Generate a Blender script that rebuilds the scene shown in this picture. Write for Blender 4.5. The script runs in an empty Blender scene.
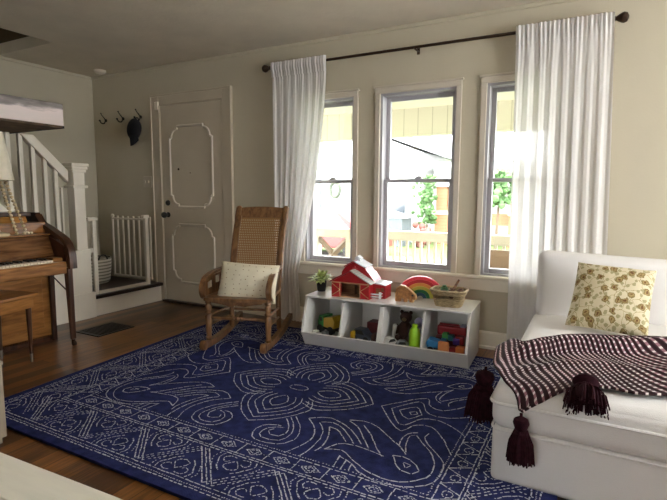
import bpy, bmesh, math, random
from mathutils import Vector, Matrix, noise
random.seed(7)
R = math.radians
S = bpy.context.scene
COL = S.collection

# ---------------------------------------------------------------- camera
cam_d = bpy.data.cameras.new('camera'); cam = bpy.data.objects.new('camera', cam_d); COL.objects.link(cam)
yaw, pitch, roll = -0.49324, -0.11323, 0.00486
f = Vector((math.sin(yaw)*math.cos(pitch), math.cos(yaw)*math.cos(pitch), math.sin(pitch)))
r = Vector((math.cos(yaw), -math.sin(yaw), 0)); u = r.cross(f)
r2 = r*math.cos(roll)+u*math.sin(roll); u2 = u*math.cos(roll)-r*math.sin(roll)
cam.matrix_world = Matrix(((r2.x, u2.x, -f.x, 0), (r2.y, u2.y, -f.y, -3.72), (r2.z, u2.z, -f.z, 1.15), (0, 0, 0, 1)))
cam_d.sensor_width = 36; cam_d.lens = 488.18/667*36; cam_d.clip_start = .02
S.camera = cam

# ---------------------------------------------------------------- world, lights, exposure
W = bpy.data.worlds.new('sky'); S.world = W; W.use_nodes = True
bg = W.node_tree.nodes['Background']; bg.inputs[0].default_value = (.95, .98, 1, 1); bg.inputs[1].default_value = 14.0

def area(name, loc, rot, sx, sy, power, col):
    d = bpy.data.lights.new(name, 'AREA'); d.shape = 'RECTANGLE'; d.size = sx; d.size_y = sy; d.energy = power; d.color = col
    o = bpy.data.objects.new(name, d); COL.objects.link(o); o.location = loc; o.rotation_euler = rot
    return o
# daylight entering by the room's other two windows (right wall, and the wall behind the camera)
area('daylight_side_window', (2.5, -1.6, 1.45), (0, R(90), 0), 1.3, 1.7, 17, (1, .96, .88))
area('daylight_rear_window', (-.6, -5.75, 1.4), (R(90), 0, 0), .8, 1.0, 3, (1, .90, .76))

vs = S.view_settings
vs.view_transform = 'Standard'; vs.look = 'None'; vs.gamma = 1; vs.use_curve_mapping = False; vs.exposure = 0.42
S.cycles.use_denoising = True
S.cycles.max_bounces = 10; S.cycles.diffuse_bounces = 5; S.cycles.transparent_max_bounces = 16
S.cycles.sample_clamp_indirect = 6

# ---------------------------------------------------------------- materials
def lin(h):
    if isinstance(h, str):
        c = [int(h[i:i+2], 16)/255 for i in (0, 2, 4)]
        return tuple(x/12.92 if x <= .04045 else ((x+.055)/1.055)**2.4 for x in c)
    return h
def nodes(name):
    m = bpy.data.materials.new(name); m.use_nodes = True
    nt = m.node_tree; b = nt.nodes['Principled BSDF']
    return m, nt, b
def N(nt, t, **k):
    n = nt.nodes.new(t)
    for a, v in k.items():
        if hasattr(n, a): setattr(n, a, v)
        else: n.inputs[a].default_value = v
    return n
def mat(name, c, rough=.5, var=.12, scale=8, bump=0, bscale=80, metal=0, spec=.5, stretch=(1, 1, 1), sheen=0, trans=0):
    m, nt, b = nodes(name); c = lin(c)
    tc = N(nt, 'ShaderNodeTexCoord'); mp = N(nt, 'ShaderNodeMapping'); mp.inputs['Scale'].default_value = stretch
    nt.links.new(tc.outputs['Object'], mp.inputs[0])
    nz = N(nt, 'ShaderNodeTexNoise'); nz.inputs['Scale'].default_value = scale; nz.inputs['Detail'].default_value = 4
    nt.links.new(mp.outputs[0], nz.inputs['Vector'])
    rp = N(nt, 'ShaderNodeValToRGB')
    rp.color_ramp.elements[0].position = .3; rp.color_ramp.elements[1].position = .7
    rp.color_ramp.elements[0].color = tuple(x*(1-var) for x in c)+(1,)
    rp.color_ramp.elements[1].color = tuple(min(1, x*(1+var)) for x in c)+(1,)
    nt.links.new(nz.outputs[0], rp.inputs[0]); nt.links.new(rp.outputs[0], b.inputs['Base Color'])
    b.inputs['Roughness'].default_value = rough; b.inputs['Metallic'].default_value = metal
    b.inputs['Specular IOR Level'].default_value = spec
    if sheen: b.inputs['Sheen Weight'].default_value = sheen
    if trans: b.inputs['Transmission Weight'].default_value = trans
    if bump:
        n2 = N(nt, 'ShaderNodeTexNoise'); n2.inputs['Scale'].default_value = bscale
        nt.links.new(mp.outputs[0], n2.inputs['Vector'])
        bp = N(nt, 'ShaderNodeBump'); bp.inputs['Strength'].default_value = bump; bp.inputs['Distance'].default_value = .01
        nt.links.new(n2.outputs[0], bp.inputs['Height']); nt.links.new(bp.outputs[0], b.inputs['Normal'])
    return m
def wood(name, c1, c2, rough=.35, scale=6, axis=(1, 12, 12)):
    m, nt, b = nodes(name)
    tc = N(nt, 'ShaderNodeTexCoord'); mp = N(nt, 'ShaderNodeMapping'); mp.inputs['Scale'].default_value = axis
    nt.links.new(tc.outputs['Object'], mp.inputs[0])
    nz = N(nt, 'ShaderNodeTexNoise'); nz.inputs['Scale'].default_value = scale; nz.inputs['Detail'].default_value = 6; nz.inputs['Distortion'].default_value = .6
    nt.links.new(mp.outputs[0], nz.inputs['Vector'])
    rp = N(nt, 'ShaderNodeValToRGB'); e = rp.color_ramp.elements
    e[0].position = .35; e[1].position = .68; e[0].color = lin(c1)+(1,); e[1].color = lin(c2)+(1,)
    nt.links.new(nz.outputs[0], rp.inputs[0]); nt.links.new(rp.outputs[0], b.inputs['Base Color'])
    b.inputs['Roughness'].default_value = rough
    return m
def floor_mat():
    m, nt, b = nodes('oak_planks')
    tc = N(nt, 'ShaderNodeTexCoord'); mp = N(nt, 'ShaderNodeMapping'); mp.inputs['Rotation'].default_value = (0, 0, R(90))
    nt.links.new(tc.outputs['Object'], mp.inputs[0])
    br = N(nt, 'ShaderNodeTexBrick'); br.offset = .37
    for k, v in dict(Scale=1, **{'Mortar Size': .0022, 'Brick Width': 1.1, 'Row Height': .083, 'Bias': 0}).items(): br.inputs[k].default_value = v
    br.inputs['Color1'].default_value = (.02, .02, .02, 1); br.inputs['Color2'].default_value = (.98, .98, .98, 1); br.inputs['Mortar'].default_value = (0, 0, 0, 1)
    nt.links.new(mp.outputs[0], br.inputs['Vector'])
    m2 = N(nt, 'ShaderNodeMapping'); m2.inputs['Scale'].default_value = (30, 2.2, 1)
    nt.links.new(tc.outputs['Object'], m2.inputs[0])
    nz = N(nt, 'ShaderNodeTexNoise'); nz.inputs['Scale'].default_value = 2.2; nz.inputs['Detail'].default_value = 7; nz.inputs['Distortion'].default_value = .8
    nt.links.new(m2.outputs[0], nz.inputs['Vector'])
    ad = N(nt, 'ShaderNodeMix', data_type='RGBA'); ad.inputs[0].default_value = .42
    nt.links.new(nz.outputs[0], ad.inputs[6]); nt.links.new(br.outputs[0], ad.inputs[7])
    rp = N(nt, 'ShaderNodeValToRGB'); e = rp.color_ramp.elements
    e[0].position = .05; e[1].position = .8; e[0].color = lin('1c0f07')+(1,); e[1].color = lin('93602f')+(1,)
    x = e.new(.45); x.color = lin('4e2e17')+(1,)
    nt.links.new(ad.outputs[2], rp.inputs[0]); nt.links.new(rp.outputs[0], b.inputs['Base Color'])
    b.inputs['Roughness'].default_value = .3
    bp = N(nt, 'ShaderNodeBump'); bp.inputs['Strength'].default_value = .25; bp.inputs['Distance'].default_value = .002
    nt.links.new(rp.outputs[0], bp.inputs['Height']); nt.links.new(bp.outputs[0], b.inputs['Normal'])
    return m
def mixmat(name, parts):
    """parts: list of (bsdf type, colour, factor) blended in order"""
    m = bpy.data.materials.new(name); m.use_nodes = True; nt = m.node_tree
    nt.nodes.remove(nt.nodes['Principled BSDF']); out = nt.nodes['Material Output']
    cur = None
    for t, c, fac in parts:
        s = nt.nodes.new(t); s.inputs['Color'].default_value = lin(c)+(1,)
        if 'Roughness' in s.inputs and t.endswith('Glossy'): s.inputs['Roughness'].default_value = .02
        if cur is None: cur = s.outputs[0]
        else:
            mx = nt.nodes.new('ShaderNodeMixShader'); mx.inputs[0].default_value = fac
            nt.links.new(cur, mx.inputs[1]); nt.links.new(s.outputs[0], mx.inputs[2]); cur = mx.outputs[0]
    nt.links.new(cur, out.inputs[0])
    return m, nt, cur
def sheer_mat():
    m, nt, cur = mixmat('sheer_white_voile', [('ShaderNodeBsdfTranslucent', (.9, .88, .87), 0), ('ShaderNodeBsdfDiffuse', (.82, .80, .78), .74)])
    out = nt.nodes['Material Output']
    tc = N(nt, 'ShaderNodeTexCoord'); nz = N(nt, 'ShaderNodeTexNoise'); mp = N(nt, 'ShaderNodeMapping'); mp.inputs['Scale'].default_value = (60, 60, 1.2)
    nt.links.new(tc.outputs['Object'], mp.inputs[0]); nt.links.new(mp.outputs[0], nz.inputs['Vector']); nz.inputs['Scale'].default_value = 1.
    mr = N(nt, 'ShaderNodeMapRange'); mr.inputs['From Min'].default_value = .3; mr.inputs['From Max'].default_value = .7; mr.inputs['To Min'].default_value = .0; mr.inputs['To Max'].default_value = .05
    nt.links.new(nz.outputs[0], mr.inputs[0])
    t = nt.nodes.new('ShaderNodeBsdfTransparent'); mx = nt.nodes.new('ShaderNodeMixShader')
    nt.links.new(mr.outputs[0], mx.inputs[0]); nt.links.new(cur, mx.inputs[1]); nt.links.new(t.outputs[0], mx.inputs[2]); nt.links.new(mx.outputs[0], out.inputs[0])
    return m
def math_chain(nt, op, a, b=None):
    n = nt.nodes.new('ShaderNodeMath'); n.operation = op
    for i, v in enumerate((a, b)):
        if v is None: continue
        if isinstance(v, (int, float)): n.inputs[i].default_value = v
        else: nt.links.new(v, n.inputs[i])
    return n.outputs[0]
def cane_mat():
    m, nt, b = nodes('woven_cane')
    b.inputs['Base Color'].default_value = lin('8f6a42')+(1,); b.inputs['Roughness'].default_value = .5
    tc = N(nt, 'ShaderNodeTexCoord'); sp = N(nt, 'ShaderNodeSeparateXYZ'); nt.links.new(tc.outputs['UV'], sp.inputs[0])
    holes = []
    for i, n in ((0, 22.), (1, 28.)):
        fr = math_chain(nt, 'FRACT', math_chain(nt, 'MULTIPLY', sp.outputs[i], n))
        holes.append(math_chain(nt, 'ABSOLUTE', math_chain(nt, 'SUBTRACT', fr, .5)))
    d = math_chain(nt, 'MAXIMUM', holes[0], holes[1])
    h = math_chain(nt, 'LESS_THAN', d, .27)
    t = nt.nodes.new('ShaderNodeBsdfTransparent'); mx = nt.nodes.new('ShaderNodeMixShader')
    nt.links.new(h, mx.inputs[0]); nt.links.new(b.outputs[0], mx.inputs[1]); nt.links.new(t.outputs[0], mx.inputs[2])
    nt.links.new(mx.outputs[0], nt.nodes['Material Output'].inputs[0])
    return m
def throw_mat():
    """woven maroon throw: rows of dusty pink yarn with white dash stitches (UV u = across rows, v = along a row)"""
    m, nt, b = nodes('maroon_woven_yarn'); b.inputs['Roughness'].default_value = .9
    tc = N(nt, 'ShaderNodeTexCoord'); sp = N(nt, 'ShaderNodeSeparateXYZ'); nt.links.new(tc.outputs['UV'], sp.inputs[0])
    ru = math_chain(nt, 'MULTIPLY', sp.outputs[0], 1/.027)
    fu = math_chain(nt, 'FRACT', ru)
    stripe = math_chain(nt, 'LESS_THAN', math_chain(nt, 'ABSOLUTE', math_chain(nt, 'SUBTRACT', fu, .5)), .16)
    rv = math_chain(nt, 'FRACT', math_chain(nt, 'ADD', math_chain(nt, 'MULTIPLY', sp.outputs[1], 1/.0155), math_chain(nt, 'MULTIPLY', fu, .5)))
    dash = math_chain(nt, 'MULTIPLY', stripe, math_chain(nt, 'LESS_THAN', math_chain(nt, 'ABSOLUTE', math_chain(nt, 'SUBTRACT', rv, .5)), .18))
    nz = N(nt, 'ShaderNodeTexNoise'); nz.inputs['Scale'].default_value = 5; nt.links.new(tc.outputs['UV'], nz.inputs['Vector'])
    mr = N(nt, 'ShaderNodeMapRange'); mr.inputs['From Min'].default_value = .35; mr.inputs['From Max'].default_value = .62
    nt.links.new(nz.outputs[0], mr.inputs[0])
    c1 = N(nt, 'ShaderNodeMix', data_type='RGBA'); c1.inputs[6].default_value = lin('2e1019')+(1,); c1.inputs[7].default_value = lin('92646e')+(1,)
    nt.links.new(math_chain(nt, 'MULTIPLY', stripe, math_chain(nt, 'MULTIPLY', mr.outputs[0], .9)), c1.inputs[0])
    c2 = N(nt, 'ShaderNodeMix', data_type='RGBA'); c2.inputs[7].default_value = lin('c9bbb8')+(1,)
    nt.links.new(dash, c2.inputs[0]); nt.links.new(c1.outputs[2], c2.inputs[6]); nt.links.new(c2.outputs[2], b.inputs['Base Color'])
    bp = N(nt, 'ShaderNodeBump'); bp.inputs['Strength'].default_value = .8; bp.inputs['Distance'].default_value = .006
    h = math_chain(nt, 'ADD', math_chain(nt, 'SINE', math_chain(nt, 'MULTIPLY', ru, 2*math.pi)), dash)
    nt.links.new(h, bp.inputs['Height']); nt.links.new(bp.outputs[0], b.inputs['Normal'])
    return m
def floral_mat():
    """cream linen with brown and olive blossoms, leaves and thin vines (UV)"""
    m, nt, b = nodes('floral_linen'); b.inputs['Roughness'].default_value = .85
    tc = N(nt, 'ShaderNodeTexCoord'); mp = N(nt, 'ShaderNodeMapping'); mp.inputs['Scale'].default_value = (1, .95, 1)
    wn = N(nt, 'ShaderNodeTexNoise'); wn.inputs['Scale'].default_value = 14; nt.links.new(tc.outputs['UV'], wn.inputs['Vector'])
    wv = N(nt, 'ShaderNodeVectorMath', operation='MULTIPLY_ADD'); wv.inputs[1].default_value = (.06, .06, 0); nt.links.new(wn.outputs['Color'], wv.inputs[0]); nt.links.new(tc.outputs['UV'], wv.inputs[2]); nt.links.new(wv.outputs[0], mp.inputs[0])
    def vor(scale, feat='F1', rnd=.8):
        v = N(nt, 'ShaderNodeTexVoronoi', feature=feat, voronoi_dimensions='2D'); v.inputs['Scale'].default_value = scale; v.inputs['Randomness'].default_value = rnd
        nt.links.new(mp.outputs[0], v.inputs['Vector']); return v
    cur = None
    base = N(nt, 'ShaderNodeRGB'); base.outputs[0].default_value = lin('d4c8a8')+(1,); cur = base.outputs[0]
    def over(fac, col):
        nonlocal cur
        x = N(nt, 'ShaderNodeMix', data_type='RGBA'); x.inputs[7].default_value = lin(col)+(1,)
        nt.links.new(fac, x.inputs[0]); nt.links.new(cur, x.inputs[6]); cur = x.outputs[2]
    vn = vor(7, 'DISTANCE_TO_EDGE', 1); over(math_chain(nt, 'LESS_THAN', vn.outputs[0], .018), '9a8a58')
    lf = vor(11, 'F1', 1)
    over(math_chain(nt, 'LESS_THAN', lf.outputs[0], .26), 'a39a72')
    fl = vor(6, 'F1', .9)
    d = fl.outputs[0]; petal = N(nt, 'ShaderNodeTexNoise'); petal.inputs['Scale'].default_value = 26; nt.links.new(mp.outputs[0], petal.inputs['Vector'])
    dd = math_chain(nt, 'ADD', d, math_chain(nt, 'MULTIPLY', math_chain(nt, 'SUBTRACT', petal.outputs[0], .5), .35))
    over(math_chain(nt, 'LESS_THAN', dd, .27), '857144'); over(math_chain(nt, 'LESS_THAN', dd, .17), 'a18a58'); over(math_chain(nt, 'LESS_THAN', dd, .09), '6d4a25')
    nt.links.new(cur, b.inputs['Base Color'])
    return m
def spot_mat(name, base, dot, scale, size):
    m, nt, b = nodes(name); b.inputs['Roughness'].default_value = .9
    tc = N(nt, 'ShaderNodeTexCoord'); v = N(nt, 'ShaderNodeTexVoronoi', voronoi_dimensions='2D'); v.inputs['Scale'].default_value = scale; v.inputs['Randomness'].default_value = .5
    nt.links.new(tc.outputs['UV'], v.inputs['Vector'])
    x = N(nt, 'ShaderNodeMix', data_type='RGBA'); x.inputs[6].default_value = lin(base)+(1,); x.inputs[7].default_value = lin(dot)+(1,)
    nt.links.new(math_chain(nt, 'LESS_THAN', v.outputs[0], size), x.inputs[0]); nt.links.new(x.outputs[2], b.inputs['Base Color'])
    return m
def stripes_mat(name, c1, c2, period, axis=2, duty=.5, rough=.7):
    m, nt, b = nodes(name); b.inputs['Roughness'].default_value = rough
    tc = N(nt, 'ShaderNodeTexCoord'); sp = N(nt, 'ShaderNodeSeparateXYZ'); nt.links.new(tc.outputs['Object'], sp.inputs[0])
    fr = math_chain(nt, 'FRACT', math_chain(nt, 'MULTIPLY', sp.outputs[axis], 1/period))
    x = N(nt, 'ShaderNodeMix', data_type='RGBA'); x.inputs[6].default_value = lin(c1)+(1,); x.inputs[7].default_value = lin(c2)+(1,)
    nt.links.new(math_chain(nt, 'LESS_THAN', fr, duty), x.inputs[0]); nt.links.new(x.outputs[2], b.inputs['Base Color'])
    return m
def cloud_mat():
    """printed landscape: grey cloud above, pale pink sky below (object z is height)"""
    m, nt, b = nodes('cloudy_sky_print'); b.inputs['Roughness'].default_value = .8
    tc = N(nt, 'ShaderNodeTexCoord'); sp = N(nt, 'ShaderNodeSeparateXYZ'); nt.links.new(tc.outputs['Object'], sp.inputs[0])
    mp = N(nt, 'ShaderNodeMapping'); mp.inputs['Scale'].default_value = (2, 2, 9); nt.links.new(tc.outputs['Object'], mp.inputs[0])
    nz = N(nt, 'ShaderNodeTexNoise'); nz.inputs['Scale'].default_value = 2.6; nz.inputs['Detail'].default_value = 5; nt.links.new(mp.outputs[0], nz.inputs['Vector'])
    h = math_chain(nt, 'ADD', math_chain(nt, 'MULTIPLY', math_chain(nt, 'SUBTRACT', sp.outputs[2], 0.012), 5.0), math_chain(nt, 'MULTIPLY', math_chain(nt, 'SUBTRACT', nz.outputs[0], .5), .9))
    rp = N(nt, 'ShaderNodeValToRGB'); e = rp.color_ramp.elements
    e[0].position = .1; e[0].color = lin('d8cbc6')+(1,); e[1].position = .8; e[1].color = lin('6e6765')+(1,)
    x = e.new(.42); x.color = lin('dfcfcc')+(1,); x = e.new(.58); x.color = lin('948b88')+(1,)
    nt.links.new(h, rp.inputs[0]); nt.links.new(rp.outputs[0], b.inputs['Base Color'])
    return m
M = {}
M['wall'] = mat('cream_wall_paint', 'c2b9a3', .75, .025, 3, .06, 60)
M['ceil'] = mat('ceiling_paint', 'd6ccba', .85, .05, 4, .25, 30)
M['white'] = mat('white_trim_paint', 'ece4d4', .4, .03, 5)
M['sash'] = mat('white_window_vinyl', 'adabb0', .4, .02, 5)
M['casing'] = mat('casing_paint', 'c8beae', .5, .03, 5)
M['door'] = mat('painted_door', 'c2b6a1', .45, .03, 4)
M['floor'] = floor_mat()
M['darkwood'] = wood('dark_stained_tread', '1f120c', '3d2518', .35, 5, (10, 1, 10))
M['glass'] = mixmat('window_glass', [('ShaderNodeBsdfTransparent', (1, 1, 1), 0), ('ShaderNodeBsdfGlossy', (1, 1, 1), .04)])[0]
M['black'] = mat('black_metal', '141211', .4, .1, 20)
M['bronze'] = mat('dark_bronze_metal', '3a2a1e', .35, .15, 20, metal=.6)
M['sheer'] = sheer_mat()
M['rug'] = mat('navy_wool_pile', '252b59', .95, .35, 22, .6, 240, spec=.1)
M['rugw'] = mat('off_white_wool_loops', 'b8bac8', .95, .25, 60, spec=.1)
M['piano'] = wood('walnut_piano_veneer', '74491f', 'a06d39', .3, 5, (8, 1, 8))
M['piano_d'] = wood('dark_walnut_edge', '2c180d', '553320', .35, 5, (6, 6, 1))
M['ivory'] = mat('ivory_keys', 'd9ccb4', .3, .03, 9)
M['chair'] = wood('honey_oak_rocker', '5a3a22', '85603c', .38, 4, (9, 9, 1.5))
M['cane'] = cane_mat()
M['pil_dot'] = spot_mat('cream_dotted_cotton', 'd9d0b8', '8c6f50', 8, .085)
M['floral'] = floral_mat()
M['slip'] = mat('white_cotton_slipcover', 'e6e3e1', .9, .02, 6, .15, 300, spec=.2)
M['throw'] = throw_mat()
M['tassel'] = mat('maroon_yarn_tassel', '2a1118', .95, .4, 60, spec=.1)
M['bin'] = mat('white_laminate', 'dedbd6', .25, .02, 4)

# ---------------------------------------------------------------- geometry helpers
class B:
    def __init__(s): s.bm = bmesh.new(); s.mi = 0; s.uv = None
    def _f(s, faces):
        for q in faces: q.material_index = s.mi
    def box(s, x0, x1, y0, y1, z0, z1, bev=0, seg=2, mtx=None):
        vs_ = [s.bm.verts.new(p) for p in ((x0,y0,z0),(x1,y0,z0),(x1,y1,z0),(x0,y1,z0),(x0,y0,z1),(x1,y0,z1),(x1,y1,z1),(x0,y1,z1))]
        fs = [s.bm.faces.new([vs_[i] for i in q]) for q in ((3,2,1,0),(4,5,6,7),(0,1,5,4),(1,2,6,5),(2,3,7,6),(3,0,4,7))]
        s._f(fs)
        if bev:
            es = list({e for q in fs for e in q.edges})
            rr = bmesh.ops.bevel(s.bm, geom=es, offset=bev, segments=seg, profile=.5, affect='EDGES')
            s._f(rr['faces']); vs_ = list({v for q in rr['faces'] for v in q.verts}|{v for v in vs_ if v.is_valid})
        if mtx is not None:
            for v in vs_: v.co = mtx @ v.co
        return s
    def prism(s, pts, d, axis='y', at=0, bev=0):
        """closed 2D polygon extruded by d along axis; pts are the other two coordinates"""
        def P(p, t):
            return {'x': (t, p[0], p[1]), 'y': (p[0], t, p[1]), 'z': (p[0], p[1], t)}[axis]
        a = [s.bm.verts.new(P(p, at)) for p in pts]; b = [s.bm.verts.new(P(p, at+d)) for p in pts]; n = len(pts)
        fs = [s.bm.faces.new(a), s.bm.faces.new(b[::-1])]+[s.bm.faces.new((a[i], b[i], b[(i+1) % n], a[(i+1) % n])) for i in range(n)]
        s._f(fs)
        if bev:
            es = list({e for q in fs for e in q.edges}); rr = bmesh.ops.bevel(s.bm, geom=es, offset=bev, segments=2, profile=.5, affect='EDGES'); s._f(rr['faces'])
        return s
    def tube(s, pts, rad, n=8, cap=True, close=False, flat=1.0):
        pts = [Vector(p) for p in pts]; m = len(pts); rings = []
        prev = None
        for i, p in enumerate(pts):
            t = (pts[(i+1) % m]-pts[i-1]) if close else (pts[min(i+1, m-1)]-pts[max(i-1, 0)])
            t.normalize()
            if prev is None:
                prev = t.cross(Vector((0, 0, 1)));
                if prev.length < .05: prev = t.cross(Vector((0, 1, 0)))
                prev.normalize()
            a = (prev-t*prev.dot(t)).normalized(); prev = a; b = t.cross(a)
            ri = rad[i] if isinstance(rad, (list, tuple)) else rad
            rings.append([s.bm.verts.new(p+a*math.cos(2*math.pi*k/n)*ri+b*math.sin(2*math.pi*k/n)*ri*flat) for k in range(n)])
        fs = []
        for i in range(m if close else m-1):
            x, y = rings[i], rings[(i+1) % m]
            fs += [s.bm.faces.new((x[k], x[(k+1) % n], y[(k+1) % n], y[k])) for k in range(n)]
        if cap and not close: fs += [s.bm.faces.new(rings[0][::-1]), s.bm.faces.new(rings[-1])]
        s._f(fs); return s
    def lathe(s, prof, c=(0, 0, 0), axis=(0, 0, 1), n=16):
        """prof: (radius, distance along axis)"""
        ax = Vector(axis).normalized(); a = ax.cross(Vector((1, 0, 0)));
        if a.length < .1: a = ax.cross(Vector((0, 1, 0)))
        a.normalize(); b = ax.cross(a); c = Vector(c); rings = []
        for q, h in prof:
            q = max(q, 1e-4)
            rings.append([s.bm.verts.new(c+ax*h+(a*math.cos(2*math.pi*k/n)+b*math.sin(2*math.pi*k/n))*q) for k in range(n)])
        fs = []
        for x, y in zip(rings, rings[1:]): fs += [s.bm.faces.new((x[k], x[(k+1) % n], y[(k+1) % n], y[k])) for k in range(n)]
        fs += [s.bm.faces.new(rings[0][::-1]), s.bm.faces.new(rings[-1])]
        s._f(fs); return s
    def ball(s, c, rx, ry=None, rz=None, n=12, mtx=None):
        ry = ry or rx; rz = rz or rx
        rr = bmesh.ops.create_uvsphere(s.bm, u_segments=n, v_segments=max(6, n*2//3), radius=1)
        for v in rr['verts']:
            v.co = Vector((v.co.x*rx, v.co.y*ry, v.co.z*rz))
            if mtx is not None: v.co = mtx @ v.co
            v.co += Vector(c)
        s._f({q for v in rr['verts'] for q in v.link_faces}); return s
    def grid(s, fn, nu, nv, uvfn=None, th=0, closeu=False):
        """surface fn(u,v)->point for u,v in 0..1; th thickens it downward along its normals"""
        if s.uv is None: s.uv = s.bm.loops.layers.uv.new('UVMap')
        V = [[s.bm.verts.new(fn(i/nu, j/nv)) for j in range(nv+1)] for i in range(nu+1)]
        fs = []
        for i in range(nu):
            for j in range(nv):
                q = s.bm.faces.new((V[i][j], V[i+1][j], V[i+1][j+1], V[i][j+1])); fs.append(q)
                for l, (a, b) in zip(q.loops, ((i, j), (i+1, j), (i+1, j+1), (i, j+1))):
                    l[s.uv].uv = uvfn(a/nu, b/nv) if uvfn else (a/nu, b/nv)
        s._f(fs)
        if th: 
            s.bm.normal_update(); bmesh.ops.solidify(s.bm, geom=fs, thickness=th)
        return s
    def rbox(s, c, h, rad, n=5, fn=None):
        """softly rounded box centred at c with half sizes h; fn(p_unit, p) may displace"""
        def ticks(hh):
            k = [-1+ (rad/hh)*(1-math.cos(math.pi/2*i/n)) for i in range(n+1)]
            m = [x for x in (-.75, -.5, -.25, 0, .25, .5, .75) if abs(x) < 1-rad/hh-.04]
            return [x*hh for x in k+m+[-x for x in reversed(k)]]
        T = [ticks(x) for x in h]
        if s.uv is None: s.uv = s.bm.loops.layers.uv.new('UVMap')
        cache = {}
        def vert(p):
            key = tuple(round(x, 6) for x in p)
            if key not in cache:
                P = Vector(p); inn = Vector([max(-(h[i]-rad), min(h[i]-rad, p[i])) for i in range(3)]); d = P-inn
                Q = inn+d.normalized()*rad if d.length > 1e-9 else P
                if fn: Q = fn(Vector((p[0]/h[0], p[1]/h[1], p[2]/h[2])), Q)
                cache[key] = s.bm.verts.new(Q+Vector(c))
            return cache[key]
        fs = []
        for ax in range(3):
            b_, c_ = [(1, 2), (2, 0), (0, 1)][ax]
            for sg in (-1, 1):
                for i in range(len(T[b_])-1):
                    for j in range(len(T[c_])-1):
                        pts = []
                        for ii, jj in ((i, j), (i+1, j), (i+1, j+1), (i, j+1)):
                            p = [0, 0, 0]; p[ax] = sg*h[ax]; p[b_] = T[b_][ii]; p[c_] = T[c_][jj]; pts.append(p)
                        vv = [vert(p) for p in pts]
                        if sg < 0: vv = vv[::-1]
                        if len(set(vv)) < 3: continue
                        try: fs.append(s.bm.faces.new(vv))
                        except ValueError: pass
        s._f(fs); return s
    def pillow(s, hx, hy, t, mtx, n=22, pinch=.07, seed=0):
        """throw pillow in its own xy plane"""
        def pt(u_, v_, sg):
            a, b = u_*2-1, v_*2-1
            x = a*hx*(1-pinch*(1-b*b)); y = b*hy*(1-pinch*(1-a*a))
            k = max(0, (1-a*a)*(1-b*b))**.42
            w = noise.noise(Vector((a*2.3+seed, b*2.3, sg)))*.12
            return mtx @ Vector((x, y, sg*t*k*(1+w)))
        s.grid(lambda u_, v_: pt(u_, v_, 1), n, n); s.grid(lambda u_, v_: pt(1-u_, v_, -1), n, n)
        bmesh.ops.remove_doubles(s.bm, verts=s.bm.verts, dist=1e-4)
        return s
    def build(s, name, m, parent=None, smooth=True, world=True, auto=40):
        me = bpy.data.meshes.new(name)
        if parent is not None and world:
            s.bm.transform(XF[parent.name].inverted())
        bmesh.ops.recalc_face_normals(s.bm, faces=s.bm.faces)
        s.bm.to_mesh(me); s.bm.free()
        for x in (m if isinstance(m, (list, tuple)) else [m]): me.materials.append(x)
        if smooth:
            me.polygons.foreach_set('use_smooth', [True]*len(me.polygons))
            if auto < 180: me.set_sharp_from_angle(angle=R(auto))
        o = bpy.data.objects.new(name, me); COL.objects.link(o)
        if parent is not None: o.parent = parent; XF[o.name] = XF[parent.name]
        else: XF[o.name] = Matrix()
        return o
XF = {}
def thing(name, label, cat, loc=(0, 0, 0), rz=0, group=None):
    o = bpy.data.objects.new(name, None); COL.objects.link(o); o.location = loc; o.rotation_euler = (0, 0, rz); o.empty_display_size = .1
    XF[o.name] = Matrix.Translation(loc) @ Matrix.Rotation(rz, 4, 'Z')
    o['label'] = label; o['category'] = cat
    if group: o['group'] = group
    return o
def tag(o, label, cat, group=None):
    o['label'] = label; o['category'] = cat
    if group: o['group'] = group
    return o
def struct(o): o['kind'] = 'structure'; return o
def copy_part(o, parent, off=(0, 0, 0)):
    c = o.copy(); COL.objects.link(c); c.parent = parent; c.location = Vector(o.location)+Vector(off); XF[c.name] = XF[parent.name]
    for ch in list(o.children): copy_part(ch, c)
    return c
def spline(pts, n=8):
    """Catmull-Rom through points"""
    P = [Vector(p) for p in pts]; out = []
    for i in range(len(P)-1):
        a, b, c, d = P[max(i-1, 0)], P[i], P[i+1], P[min(i+2, len(P)-1)]
        for k in range(n):
            t = k/n
            out.append(.5*((2*b)+(c-a)*t+(2*a-5*b+4*c-d)*t*t+(3*b-a-3*c+d)*t**3))
    out.append(P[-1]); return out

XL, XR, YB, H = -5.11, 2.4, -5.6, 2.45
# ================================================================ ROOM SHELL
struct(B().box(XL-.15, XR+.15, YB-.15, .15, -.1, 0).build('floor', M['floor'], smooth=False))
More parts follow.
